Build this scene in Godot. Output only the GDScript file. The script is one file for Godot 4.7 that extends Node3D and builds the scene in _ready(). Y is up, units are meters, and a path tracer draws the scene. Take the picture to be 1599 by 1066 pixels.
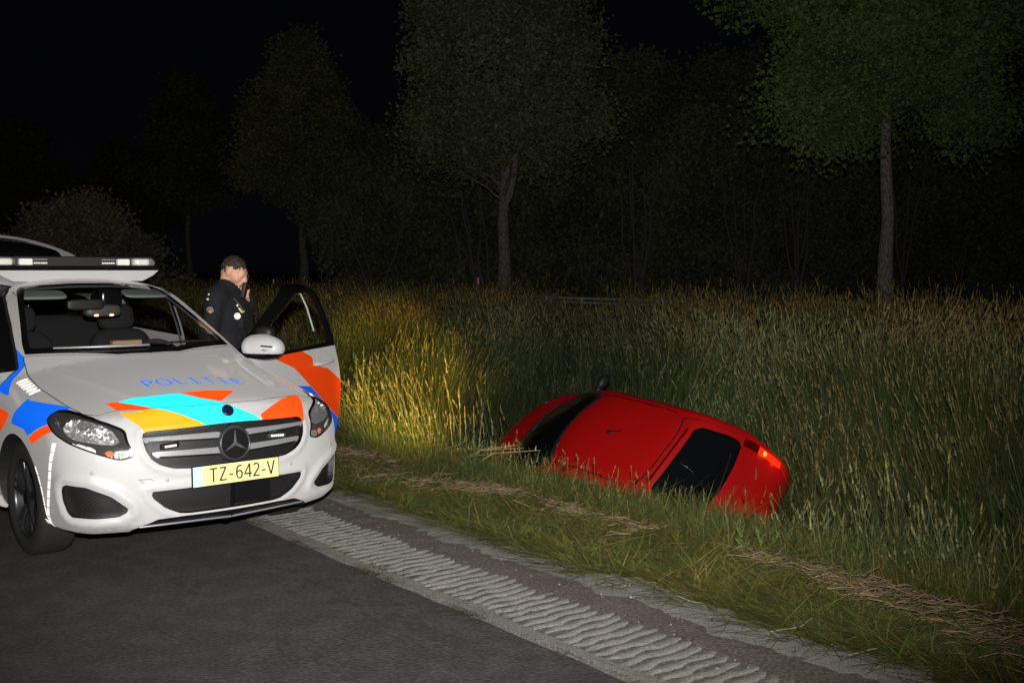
extends Node3D
# A police car parked on a road verge at night, a small red car tipped into the ditch; lit by the photographer's flash.

const RS := Vector3(0.628, 0, 0.778)    # along the road, towards the camera
const RT := Vector3(0.778, 0, -0.628)   # across the road, towards the field
var rng := RandomNumberGenerator.new()
var bumps := FastNoiseLite.new()
var mats := {}
var names := {}


class Msh:
	var v := PackedVector3Array()
	var n := PackedVector3Array()
	var i := PackedInt32Array()


class Shell:
	# The smooth outer form of a car: a side profile bent over the width, joined to sides of a given section.
	var a := PackedVector2Array()
	var near := {}
	var wide := PackedFloat32Array()
	var nose2 := 0.14
	var nose6 := 0.04
	var glass_bow := 0.24
	var tail_bow := 0.25
	var taper := 0.07
	var zs := 1.0          # lengthwise scale of the blends
	var tail_z := 3.3
	var kn := 0.12
	var kg := 0.06

	func setup(profile: Array, section: Array) -> void:
		var pts := PackedVector2Array()
		for q in profile:
			pts.append(Vector2(q[0], q[1]))
		for k in pts.size() - 1:
			var p0 := pts[maxi(k - 1, 0)]
			var p3 := pts[mini(k + 2, pts.size() - 1)]
			for j in 3:
				a.append(pts[k].cubic_interpolate(pts[k + 1], p0, p3, j / 3.0))
		a.append(pts[pts.size() - 1])
		a.append(Vector2(-2.0, pts[0].y))
		var sec := PackedVector2Array()
		for q in section:
			sec.append(Vector2(q[0], q[1]))
		for k in 180:
			var y := k * 0.01
			var w := sec[0].y
			if y >= sec[sec.size() - 1].x:
				w = sec[sec.size() - 1].y
			else:
				for j in sec.size() - 1:
					if y >= sec[j].x and y < sec[j + 1].x:
						var t := (y - sec[j].x) / (sec[j + 1].x - sec[j].x)
						w = cubic_interpolate(sec[j].y, sec[j + 1].y, sec[maxi(j - 1, 0)].y, sec[mini(j + 2, sec.size() - 1)].y, t)
			wide.append(w)
		for gz in range(-48, 4):
			for gy in range(0, 19):
				var c := Vector2(gz * 0.1 + 0.05, gy * 0.1 + 0.05)
				var ds := PackedFloat32Array()
				var best := 1e9
				for k in a.size():
					var q := Geometry2D.get_closest_point_to_segment(c, a[k], a[(k + 1) % a.size()])
					var d := q.distance_to(c)
					ds.append(d)
					best = minf(best, d)
				var l := PackedInt32Array()
				for k in a.size():
					if ds[k] <= best + 0.145:
						l.append(k)
				near[gz * 64 + gy] = l

	func side(z: float, y: float) -> float:
		var p := Vector2(z, y)
		var l: PackedInt32Array = near[clampi(floori(z * 10.0), -48, 3) * 64 + clampi(floori(y * 10.0), 0, 18)]
		var best := 1e9
		var sgn := 1.0
		var m := a.size()
		for k in l:
			var q0 := a[k]
			var e := a[k + 1 if k + 1 < m else 0] - q0
			var w := p - q0
			var t := clampf(w.dot(e) / e.length_squared(), 0.0, 1.0)
			var d := (w - e * t).length_squared()
			if d < best - 1e-9:
				best = d
				sgn = e.cross(w)
		return sqrt(best) * (-1.0 if sgn > 0.0 else 1.0)

	func f(p: Vector3) -> float:
		var x := minf(absf(p.x), 1.1)
		var z := p.z / zs
		var bow := lerpf(glass_bow * x * x, nose2 * x * x / 0.49 + nose6 * pow(minf(x, 0.95) / 0.8, 6.0), smoothstep(-1.15, -0.5, z))
		if z < -2.8:
			bow = lerpf(glass_bow * x * x, -tail_bow * x * x, smoothstep(2.8, 3.8, -z))
		var crown := lerpf(lerpf(0.178, 0.151, smoothstep(-1.2, -0.3, z)), 0.1875, smoothstep(1.05, 1.2, p.y)) * x * x * smoothstep(0.55, 0.85, p.y)
		var s := side(p.z + bow * zs, p.y + crown)
		var yi := clampf(p.y * 100.0, 0.0, 178.0)
		var w := lerpf(wide[int(yi)], wide[int(yi) + 1], yi - floorf(yi))
		var q := clampf((z + 0.95) / 0.95, 0.0, 2.0)
		w -= taper * q * q + 0.05 * pow(minf(q, 1.3), 6.0)
		var r := clampf((-z - tail_z) / 1.05, 0.0, 1.2)
		w -= 0.10 * r * r
		var b := (x - w) * 0.95
		var k := lerpf(lerpf(0.09, kn, smoothstep(-0.7, -0.2, z)), kg, smoothstep(1.1, 1.5, -z))
		var h := clampf(0.5 + 0.5 * (s - b) / k, 0.0, 1.0)
		return lerpf(b, s, h) + k * h * (1.0 - h)


class Flesh:
	# Tapered capsules and ellipsoids joined by a smooth minimum.
	var bones := []
	var k := 0.03

	func cap(p: Vector3, q: Vector3, r0: float, r1: float, flat := Vector3.ONE) -> void:
		bones.append([p, q, r0, r1, flat])

	func ball(c: Vector3, r: Vector3, cutaway := false) -> void:
		bones.append([c, r, cutaway])

	func f(p: Vector3) -> float:
		var d := 10.0
		for b in bones:
			var e: float
			if b.size() == 3:
				var u: Vector3 = (p - b[0]) / b[1]
				var l := u.length()
				e = l * (l - 1.0) / maxf((u / b[1]).length(), 1e-5)
				if b[2]:
					var hh := maxf(k * 0.4 - absf(d + e), 0.0) / (k * 0.4)
					d = maxf(d, -e) + hh * hh * k * 0.1
					continue
			else:
				var s: Vector3 = b[4]
				var o: Vector3 = b[0]
				var w := (p - o) * s
				var ab: Vector3 = (b[1] - o) * s
				var t := clampf(w.dot(ab) / maxf(ab.length_squared(), 1e-6), 0.0, 1.0)
				e = (w - ab * t).length() - lerpf(b[2], b[3], t)
			var h := maxf(k - absf(d - e), 0.0) / k
			d = minf(d, e) - h * h * k * 0.25
		return d


# ---------------------------------------------------------------- names, labels, materials

func mt(key: String, c: Color, rough := 0.7, metal := 0.0) -> StandardMaterial3D:
	# c holds real-world (linear) base colours
	if not mats.has(key):
		var m := StandardMaterial3D.new()
		m.resource_name = key
		m.albedo_color = c.linear_to_srgb()
		m.roughness = rough
		m.metallic = metal
		mats[key] = m
	return mats[key]


func add(node: Node3D, called: String, parent: Node = self) -> Node3D:
	var k := str(parent.get_instance_id()) + called
	var c: int = names.get(k, 0)
	names[k] = c + 1
	node.name = called if c == 0 else "%s_%03d" % [called, c]
	parent.add_child(node, true)
	return node


func tag(o: Node, label: String, category := "", group := "", kind := "") -> void:
	if label: o.set_meta("label", label)
	if category: o.set_meta("category", category)
	if group: o.set_meta("group", group)
	if kind: o.set_meta("kind", kind)


func thing(called: String, label: String, category: String, group := "") -> Node3D:
	var o := Node3D.new()
	add(o, called)
	tag(o, label, category, group)
	return o


func show_mesh(m: Mesh, called: String, material: Material, parent: Node = self) -> MeshInstance3D:
	var o := MeshInstance3D.new()
	o.mesh = m
	o.material_override = material
	add(o, called, parent)
	return o


func put(m: Msh, called: String, material: Material, parent: Node = self) -> MeshInstance3D:
	return show_mesh(bake(m), called, material, parent)


func bake(m: Msh) -> ArrayMesh:
	var i := m.i.duplicate()
	for t in range(0, i.size(), 3):
		var p := m.v[i[t]]
		if (m.v[i[t + 1]] - p).cross(m.v[i[t + 2]] - p).dot(m.n[i[t]] + m.n[i[t + 1]] + m.n[i[t + 2]]) > 0.0:
			var s := i[t + 1]
			i[t + 1] = i[t + 2]
			i[t + 2] = s
	var arr := []
	arr.resize(Mesh.ARRAY_MAX)
	arr[Mesh.ARRAY_VERTEX] = m.v
	arr[Mesh.ARRAY_NORMAL] = m.n
	arr[Mesh.ARRAY_INDEX] = i
	var am := ArrayMesh.new()
	if i.size():
		am.add_surface_from_arrays(Mesh.PRIMITIVE_TRIANGLES, arr)
	return am


# ---------------------------------------------------------------- mesh tools

func nets(fn: Callable, lo: Vector3, hi: Vector3, h: float, half := false, steps := 2) -> Msh:
	var g := Vector3i(((hi - lo) / h).ceil()) + Vector3i.ONE
	var sy := g.x
	var sz := g.x * g.y
	var val := PackedFloat32Array()
	val.resize(sz * g.z)
	val.fill(1e9)
	var vid := PackedInt32Array()
	vid.resize(sz * g.z)
	vid.fill(-1)
	var cells := PackedInt32Array()
	var m := Msh.new()
	var off := [0, 1, sy, sy + 1, sz, sz + 1, sz + sy, sz + sy + 1]
	var edges := [0, 1, 2, 3, 4, 5, 6, 7, 0, 2, 1, 3, 4, 6, 5, 7, 0, 4, 1, 5, 2, 6, 3, 7]
	var cs := 4
	var reach := h * cs * 1.35
	var c8 := PackedFloat32Array()
	c8.resize(8)
	for ck in range(0, g.z - 1, cs):
		for cj in range(0, g.y - 1, cs):
			for ci in range(0, g.x - 1, cs):
				if absf(fn.call(lo + Vector3(ci + cs * 0.5, cj + cs * 0.5, ck + cs * 0.5) * h)) > reach:
					continue
				for kk in range(ck, mini(ck + cs, g.z - 1)):
					for jj in range(cj, mini(cj + cs, g.y - 1)):
						for ii in range(ci, mini(ci + cs, g.x - 1)):
							var c0 := ii + jj * sy + kk * sz
							var inside := 0
							for q in 8:
								var at: int = c0 + off[q]
								var d := val[at]
								if d > 1e8:
									d = fn.call(lo + Vector3(ii + (q & 1), jj + ((q >> 1) & 1), kk + (q >> 2)) * h)
									val[at] = d
								c8[q] = d
								if d < 0.0:
									inside += 1
							if inside == 0 or inside == 8:
								continue
							var sum := Vector3.ZERO
							var cnt := 0
							for q in range(0, 24, 2):
								var e0: int = edges[q]
								var e1: int = edges[q + 1]
								if (c8[e0] < 0.0) != (c8[e1] < 0.0):
									var t := c8[e0] / (c8[e0] - c8[e1])
									sum += Vector3(e0 & 1, (e0 >> 1) & 1, e0 >> 2).lerp(Vector3(e1 & 1, (e1 >> 1) & 1, e1 >> 2), t)
									cnt += 1
							vid[c0] = m.v.size()
							m.v.append(lo + (Vector3(ii, jj, kk) + sum / cnt) * h)
							cells.append(c0)
	for c0 in cells:
		for ax in 3:
			var o1: int = [1, sy, sz][ax]
			var o2: int = [sy, sz, 1][ax]
			var o3: int = [sz, 1, sy][ax]
			if val[c0 + o1] > 1e8 or (val[c0] < 0.0) == (val[c0 + o1] < 0.0):
				continue
			if c0 - o2 - o3 < 0:
				continue
			var q0 := vid[c0]
			var q1 := vid[c0 - o2]
			var q2 := vid[c0 - o2 - o3]
			var q3 := vid[c0 - o3]
			if q1 < 0 or q2 < 0 or q3 < 0:
				continue
			m.i.append_array(PackedInt32Array([q0, q1, q2, q0, q2, q3]))
	m.n.resize(m.v.size())
	var e := h * 0.15
	for k in m.v.size():
		var p := m.v[k]
		if half and p.x < 0.0:
			p.x = 0.0
		var gr := Vector3.UP
		for s in steps:
			var d: float = fn.call(p)
			gr = Vector3(fn.call(p + Vector3(e, 0, 0)) - d, fn.call(p + Vector3(0, e, 0)) - d, fn.call(p + Vector3(0, 0, e)) - d) / e
			if half and p.x < 1e-5:
				gr.x = 0.0
			p -= (gr * (d / maxf(gr.length_squared(), 0.1))).limit_length(h)
		m.v[k] = p
		m.n[k] = gr.normalized()
	return m


func poly(l: Array) -> PackedVector2Array:
	var o := PackedVector2Array()
	for k in range(0, l.size(), 2):
		o.append(Vector2(l[k], l[k + 1]))
	return o


func sdf(pl: PackedVector2Array, p: Vector2) -> float:
	var best := 1e9
	var inside := false
	var b := pl[pl.size() - 1]
	for a in pl:
		var e := a - b
		var w := p - b
		var t := clampf(w.dot(e) / maxf(e.length_squared(), 1e-9), 0.0, 1.0)
		best = minf(best, (w - e * t).length_squared())
		if (a.y > p.y) != (b.y > p.y) and p.x < (b.x - a.x) * (p.y - a.y) / (b.y - a.y) + a.x:
			inside = not inside
		b = a
	return -sqrt(best) if inside else sqrt(best)


func view(mode: String, p: Vector3) -> Vector2:
	match mode:
		"nose": return Vector2(atan2(p.x, p.z + 0.8) * 0.8, p.y)
		"hood": return Vector2(p.x, p.y - p.z)
		"side": return Vector2(p.z, p.y)
	return Vector2(p.x, p.y)


func carve(m: Msh, mode: String, pl: PackedVector2Array, off := 0.0, lo := Vector3(-9, -9, -9), hi := Vector3(9, 9, 9)) -> Array:
	# [inside, outside] of a mesh, cut along an outline that is laid on it in one view
	var d := PackedFloat32Array()
	d.resize(m.v.size())
	var mn := pl[0]
	var mx := pl[0]
	for q in pl:
		mn = mn.min(q)
		mx = mx.max(q)
	mn -= Vector2.ONE * (0.08 + off)
	mx += Vector2.ONE * (0.08 + off)
	for k in m.v.size():
		var p := m.v[k]
		d[k] = 0.2
		if p.x < lo.x or p.y < lo.y or p.z < lo.z or p.x > hi.x or p.y > hi.y or p.z > hi.z:
			continue
		var q := view(mode, p)
		if q.x > mn.x and q.y > mn.y and q.x < mx.x and q.y < mx.y:
			d[k] = sdf(pl, q) - off
	return split(m, d)


func split(m: Msh, d: PackedFloat32Array) -> Array:
	var o := [Msh.new(), Msh.new()]
	var map := [PackedInt32Array(), PackedInt32Array()]
	for s in 2:
		map[s].resize(m.v.size())
		map[s].fill(-1)
	var mids := [{}, {}]
	for t in range(0, m.i.size(), 3):
		var ids := [m.i[t], m.i[t + 1], m.i[t + 2]]
		var c := int(d[ids[0]] < 0.0) + int(d[ids[1]] < 0.0) + int(d[ids[2]] < 0.0)
		if c == 0 or c == 3:
			var s := 0 if c == 3 else 1
			var w: Msh = o[s]
			for q in ids:
				if map[s][q] < 0:
					map[s][q] = w.v.size()
					w.v.append(m.v[q])
					w.n.append(m.n[q])
				w.i.append(map[s][q])
			continue
		for s in 2:
			var w: Msh = o[s]
			var ring := PackedInt32Array()
			for q in 3:
				var a: int = ids[q]
				var b: int = ids[(q + 1) % 3]
				var ia := (d[a] < 0.0) == (s == 0)
				if ia:
					if map[s][a] < 0:
						map[s][a] = w.v.size()
						w.v.append(m.v[a])
						w.n.append(m.n[a])
					ring.append(map[s][a])
				if (d[a] < 0.0) != (d[b] < 0.0):
					var key := mini(a, b) * 1000003 + maxi(a, b)
					if not mids[s].has(key):
						var u := d[a] / (d[a] - d[b])
						mids[s][key] = w.v.size()
						w.v.append(m.v[a].lerp(m.v[b], u))
						w.n.append(m.n[a].lerp(m.n[b], u).normalized())
					ring.append(mids[s][key])
			for q in range(1, ring.size() - 1):
				w.i.append_array(PackedInt32Array([ring[0], ring[q], ring[q + 1]]))
	return o


func join(list: Array) -> Msh:
	var o := Msh.new()
	for m: Msh in list:
		var base := o.v.size()
		o.v.append_array(m.v)
		o.n.append_array(m.n)
		for k in m.i:
			o.i.append(k + base)
	return o


func mirror(m: Msh) -> Msh:
	var o := Msh.new()
	o.i = m.i.duplicate()
	for k in m.v.size():
		o.v.append(Vector3(-m.v[k].x, m.v[k].y, m.v[k].z))
		o.n.append(Vector3(-m.n[k].x, m.n[k].y, m.n[k].z))
	return o


func both(m: Msh) -> Msh:
	return join([m, mirror(m)])


func shift(m: Msh, d: float, turn := false) -> Msh:
	var o := Msh.new()
	o.i = m.i.duplicate()
	for k in m.v.size():
		o.v.append(m.v[k] + m.n[k] * d)
		o.n.append(-m.n[k] if turn else m.n[k])
	return o


func rim(m: Msh, deep: float, dir := Vector3.ZERO) -> Msh:
	# walls from the edge of a sheet, inwards along its normals (or along dir)
	var seen := {}
	for t in range(0, m.i.size(), 3):
		for q in 3:
			var a := m.i[t + q]
			var b := m.i[t + (q + 1) % 3]
			var key := mini(a, b) * 1000003 + maxi(a, b)
			seen[key] = seen.get(key, 0) + 1
	var o := Msh.new()
	for key: int in seen:
		if seen[key] != 1:
			continue
		var a := key / 1000003
		var b := key % 1000003
		var da := (dir if dir != Vector3.ZERO else -m.n[a]) * deep
		var db := (dir if dir != Vector3.ZERO else -m.n[b]) * deep
		var nn := (m.v[b] - m.v[a]).cross(da).normalized()
		if m.v[a].distance_to(m.v[b]) < 1e-6:
			continue
		var base := o.v.size()
		for q in [m.v[a], m.v[b], m.v[b] + db, m.v[a] + da]:
			o.v.append(q)
			o.n.append(nn)
		o.i.append_array(PackedInt32Array([base, base + 1, base + 2, base, base + 2, base + 3]))
	return o


func moved(m: Msh, t: Transform3D) -> Msh:
	var o := Msh.new()
	o.i = m.i.duplicate()
	for k in m.v.size():
		o.v.append(t * m.v[k])
		o.n.append((t.basis * m.n[k]).normalized())
	return o


func tube(pts: Array, radii: Array, sides := 8, closed := true) -> Msh:
	var o := Msh.new()
	var up := Vector3.UP
	var cnt := pts.size()
	for k in cnt:
		var dir: Vector3 = (pts[mini(k + 1, cnt - 1)] - pts[maxi(k - 1, 0)]).normalized()
		if absf(dir.dot(up)) > 0.95:
			up = Vector3.RIGHT if absf(dir.x) < 0.9 else Vector3.BACK
		var sx := dir.cross(up).normalized()
		up = sx.cross(dir).normalized()
		for s in sides:
			var w := TAU * s / sides
			var r := sx * cos(w) + up * sin(w)
			o.v.append(pts[k] + r * radii[k])
			o.n.append(r)
	for k in cnt - 1:
		for s in sides:
			var a := k * sides + s
			var b := k * sides + (s + 1) % sides
			o.i.append_array(PackedInt32Array([a, b, b + sides, a, b + sides, a + sides]))
	if closed:
		for e in [0, cnt - 1]:
			var base := o.v.size()
			var dir: Vector3 = (pts[0] - pts[1]).normalized() if e == 0 else (pts[cnt - 1] - pts[cnt - 2]).normalized()
			for s in sides:
				o.v.append(o.v[e * sides + s])
				o.n.append(dir)
			for s in range(1, sides - 1):
				o.i.append_array(PackedInt32Array([base, base + s, base + s + 1]))
	return o


func lathe(prof: Array, segs := 32, axis := 0) -> Msh:
	# prof: [along, radius]; axis 0 x, 1 y, 2 z
	var o := Msh.new()
	var cnt := prof.size()
	for k in cnt:
		var p0: Array = prof[maxi(k - 1, 0)]
		var p1: Array = prof[mini(k + 1, cnt - 1)]
		var dn := Vector2(p1[1] - p0[1], -(p1[0] - p0[0])).normalized()   # (along, radial)
		for s in segs:
			var w := TAU * s / segs
			var c := cos(w)
			var d := sin(w)
			var r: float = prof[k][1]
			var l: float = prof[k][0]
			var p := [Vector3(l, r * c, r * d), Vector3(r * d, l, r * c), Vector3(r * c, r * d, l)]
			var q := [Vector3(dn.x, dn.y * c, dn.y * d), Vector3(dn.y * d, dn.x, dn.y * c), Vector3(dn.y * c, dn.y * d, dn.x)]
			o.v.append(p[axis])
			o.n.append(-q[axis])
	for k in cnt - 1:
		for s in segs:
			var a := k * segs + s
			var b := k * segs + (s + 1) % segs
			o.i.append_array(PackedInt32Array([a, b, b + segs, a, b + segs, a + segs]))
	return o


func sharp(m: Msh) -> Msh:
	# flat-shaded copy
	var o := Msh.new()
	for t in range(0, m.i.size(), 3):
		var a := m.v[m.i[t]]
		var b := m.v[m.i[t + 1]]
		var c := m.v[m.i[t + 2]]
		var nn := (b - a).cross(c - a).normalized()
		if nn.dot(m.n[m.i[t]] + m.n[m.i[t + 1]] + m.n[m.i[t + 2]]) < 0.0:
			nn = -nn
		for q in [a, b, c]:
			o.i.append(o.v.size())
			o.v.append(q)
			o.n.append(nn)
	return o


func pillow(c: Vector3, s: Vector3, e := 0.35, turn := Basis.IDENTITY) -> Msh:
	# a box of half-size s whose edges are rounded (superquadric)
	var o := Msh.new()
	var nu := 16
	var nv := 28
	for k in nu + 1:
		var u := -PI / 2 + PI * k / nu
		for j in nv:
			var w := TAU * j / nv
			var cu := signf(cos(u)) * pow(absf(cos(u)), e)
			var su := signf(sin(u)) * pow(absf(sin(u)), e)
			var cw := signf(cos(w)) * pow(absf(cos(w)), e)
			var sw := signf(sin(w)) * pow(absf(sin(w)), e)
			var nc := pow(absf(cos(u)), 2.0 - e)
			var nn := Vector3(nc * signf(cos(w)) * pow(absf(cos(w)), 2.0 - e) / s.x, signf(sin(u)) * pow(absf(sin(u)), 2.0 - e) / s.y, nc * signf(sin(w)) * pow(absf(sin(w)), 2.0 - e) / s.z)
			o.v.append(c + turn * (Vector3(cu * cw, su, cu * sw) * s))
			o.n.append(turn * (nn.normalized() if nn.length() > 1e-9 else Vector3(0, signf(u), 0)))
	for k in nu:
		for j in nv:
			var a := k * nv + j
			var b := k * nv + (j + 1) % nv
			o.i.append_array(PackedInt32Array([a, b, b + nv, a, b + nv, a + nv]))
	return o


func brick(c: Vector3, s: Vector3, turn := Basis.IDENTITY) -> Msh:
	# a plain box of half-size s with a small chamfer
	var o := Msh.new()
	var b := minf(minf(s.x, s.y), s.z) * 0.18
	for ax in 3:
		for sg in [-1.0, 1.0]:
			var nn := Vector3.ZERO
			nn[ax] = sg
			var base := o.v.size()
			for q in [[-1, -1], [1, -1], [1, 1], [-1, 1]]:
				var p := Vector3.ZERO
				p[ax] = sg * s[ax]
				p[(ax + 1) % 3] = q[0] * (s[(ax + 1) % 3] - b)
				p[(ax + 2) % 3] = q[1] * (s[(ax + 2) % 3] - b)
				o.v.append(c + turn * p)
				o.n.append(turn * nn)
			o.i.append_array(PackedInt32Array([base, base + 1, base + 2, base, base + 2, base + 3]))
	for ax in 3:
		for q in [[-1, -1], [1, -1], [1, 1], [-1, 1]]:
			var a1 := (ax + 1) % 3
			var a2 := (ax + 2) % 3
			var base := o.v.size()
			var nn := Vector3.ZERO
			nn[a1] = q[0]
			nn[a2] = q[1]
			for e in [[-1, 0], [1, 0], [1, 1], [-1, 1]]:
				var p := Vector3.ZERO
				p[ax] = e[0] * (s[ax] - b)
				p[a1] = q[0] * (s[a1] - (b if e[1] == 0 else 0.0))
				p[a2] = q[1] * (s[a2] - (0.0 if e[1] == 0 else b))
				o.v.append(c + turn * p)
				o.n.append(turn * nn.normalized())
			o.i.append_array(PackedInt32Array([base, base + 1, base + 2, base, base + 2, base + 3]))
	return o


func slab(pl: PackedVector2Array, depth: float) -> Msh:
	# an outline in x,y, given depth towards -z
	var o := Msh.new()
	var tri := Geometry2D.triangulate_polygon(pl)
	for sd in 2:
		var base := o.v.size()
		for q in pl:
			o.v.append(Vector3(q.x, q.y, -depth * sd))
			o.n.append(Vector3(0, 0, 1 - 2 * sd))
		for k in tri:
			o.i.append(base + k)
	for k in pl.size():
		var p := pl[k]
		var q := pl[(k + 1) % pl.size()]
		var nn := Vector3(q.y - p.y, p.x - q.x, 0).normalized()
		if Geometry2D.is_polygon_clockwise(pl):
			nn = -nn
		var base := o.v.size()
		for w in [Vector3(p.x, p.y, 0), Vector3(q.x, q.y, 0), Vector3(q.x, q.y, -depth), Vector3(p.x, p.y, -depth)]:
			o.v.append(w)
			o.n.append(nn)
		o.i.append_array(PackedInt32Array([base, base + 1, base + 2, base, base + 2, base + 3]))
	return o


func lettering(text: String, height: float, depth: float, weight := 500) -> Msh:
	var t := TextMesh.new()
	var sf := SystemFont.new()
	sf.font_names = PackedStringArray(["Droid Sans"])
	sf.font_weight = weight
	t.font = sf
	t.text = text
	t.font_size = 64
	t.pixel_size = height / 46.0
	t.depth = depth
	var o := Msh.new()
	for s in t.get_surface_count():
		var a := t.surface_get_arrays(s)
		var base := o.v.size()
		o.v.append_array(a[Mesh.ARRAY_VERTEX])
		o.n.append_array(a[Mesh.ARRAY_NORMAL])
		for k in a[Mesh.ARRAY_INDEX]:
			o.i.append(base + k)
	return o


func noise_map(freq: float, c0: Color, c1: Color, type := FastNoiseLite.TYPE_SIMPLEX_SMOOTH, size := 512, lo := 0.25, hi := 0.75, s := 1) -> NoiseTexture2D:
	var t := NoiseTexture2D.new()
	var nz := FastNoiseLite.new()
	nz.noise_type = type
	nz.frequency = freq
	nz.seed = s
	nz.fractal_octaves = 5
	t.noise = nz
	t.width = size
	t.height = size
	t.seamless = true
	var g := Gradient.new()
	g.offsets = PackedFloat32Array([lo, hi])
	g.colors = PackedColorArray([c0.linear_to_srgb(), c1.linear_to_srgb()])
	t.color_ramp = g
	return t


func _ready() -> void:
	rng.seed = 20
	# camera
	var cam := Camera3D.new()
	cam.name = "camera"
	cam.fov = 35.204
	cam.near = 0.05
	cam.far = 600.0
	cam.position = Vector3(0, 1.58, 0)
	cam.rotation.x = deg_to_rad(-3.814)
	add_child(cam)
	cam.current = true
	# night sky
	var sky_look := ProceduralSkyMaterial.new()
	sky_look.sky_top_color = Color(0.012, 0.013, 0.019)
	sky_look.sky_horizon_color = Color(0.020, 0.021, 0.029)
	sky_look.ground_bottom_color = Color(0.01, 0.01, 0.01)
	sky_look.ground_horizon_color = Color(0.015, 0.015, 0.018)
	sky_look.sun_angle_max = 1.0
	var env := Environment.new()
	env.background_mode = Environment.BG_SKY
	env.sky = Sky.new()
	env.sky.sky_material = sky_look
	env.tonemap_mode = Environment.TONE_MAPPER_LINEAR
	env.tonemap_exposure = 1.0
	env.sdfgi_enabled = true
	env.ssao_enabled = true
	env.ssil_enabled = true
	var we := WorldEnvironment.new()
	we.name = "surroundings"
	we.environment = env
	add_child(we)
	# the photographer's flash, just above the lens
	var flash := SpotLight3D.new()
	flash.name = "photographer_flash"
	flash.light_color = Color(1.0, 0.985, 0.96)
	flash.light_energy = 80.0
	flash.spot_angle = 41.0
	flash.spot_angle_attenuation = 1.0
	flash.spot_range = 200.0
	flash.spot_attenuation = 2.0
	flash.light_size = 0.025
	flash.shadow_enabled = true
	add_child(flash)
	flash.position = Vector3(0.03, 1.80, 0.02)
	flash.rotation = Vector3(deg_to_rad(3.5), deg_to_rad(4.0), 0)
	# a yellowish hand torch beside the photographer, pointed into the grass left of the red car
	var torch := SpotLight3D.new()
	torch.name = "torch_beam"
	torch.light_color = Color(1.0, 0.82, 0.33)
	torch.light_energy = 330.0
	torch.spot_angle = 4.35
	torch.spot_angle_attenuation = 0.7
	torch.spot_range = 80.0
	torch.spot_attenuation = 2.0
	torch.light_size = 0.03
	torch.shadow_enabled = true
	add_child(torch)
	torch.position = Vector3(0.40, 1.42, 0.10)
	torch.look_at_from_position(torch.position, Vector3(-1.06, 0.52, -10.6))
	bumps.seed = 4
	bumps.frequency = 0.35
	bumps.fractal_octaves = 4
	terrain()
	roadside()
	trees()
	police_car()
	red_car()
	officer()
	plants()


# ---------------------------------------------------------------- ground and road

func at(t: float, s: float, y := 0.0) -> Vector3:
	return RT * t + RS * s + Vector3(0, y, 0)


func ts(p: Vector3) -> Vector2:
	return Vector2(p.dot(RT), p.dot(RS))


var rises := [[-300, -0.05], [2.6, -0.05], [2.95, -0.02], [4.5, -0.01], [5.1, -0.12], [6.0, -0.80], [6.8, -1.42], [7.25, -1.58], [7.7, -1.48], [8.5, -0.68], [9.3, -0.15], [10.2, 0.0], [16.5, 0.02], [18.5, 0.12], [20.0, 0.2], [400, 0.2]]


func level(t: float, s: float) -> float:
	var y := 0.0
	for k in rises.size() - 1:
		if t >= rises[k][0] and t < rises[k + 1][0]:
			var u: float = (t - rises[k][0]) / (rises[k + 1][0] - rises[k][0])
			y = lerpf(rises[k][1], rises[k + 1][1], u * u * (3.0 - 2.0 * u) if k in [3, 6, 7, 10] else u)
	var rough := clampf((t - 3.9) * 0.6, 0.0, 1.0)
	return y + bumps.get_noise_2d(t * 2.0, s * 2.0) * 0.07 * rough


func sheet(tl: Array, sl: Array, fy: Callable) -> Msh:
	var o := Msh.new()
	for t in tl:
		for s in sl:
			var e := 0.03
			var y: float = fy.call(t, s)
			o.v.append(at(t, s, y))
			var dt: float = (fy.call(t + e, s) - y) / e
			var ds: float = (fy.call(t, s + e) - y) / e
			o.n.append((Vector3.UP - RT * dt - RS * ds).normalized())
	var w := sl.size()
	for a in tl.size() - 1:
		for b in w - 1:
			var k := a * w + b
			o.i.append_array(PackedInt32Array([k, k + 1, k + w + 1, k, k + w + 1, k + w]))
	return o


func span(a: float, b: float, step: float) -> Array:
	var o := []
	var c := int(ceilf((b - a) / step))
	for k in c + 1:
		o.append(lerpf(a, b, float(k) / c))
	return o


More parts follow.
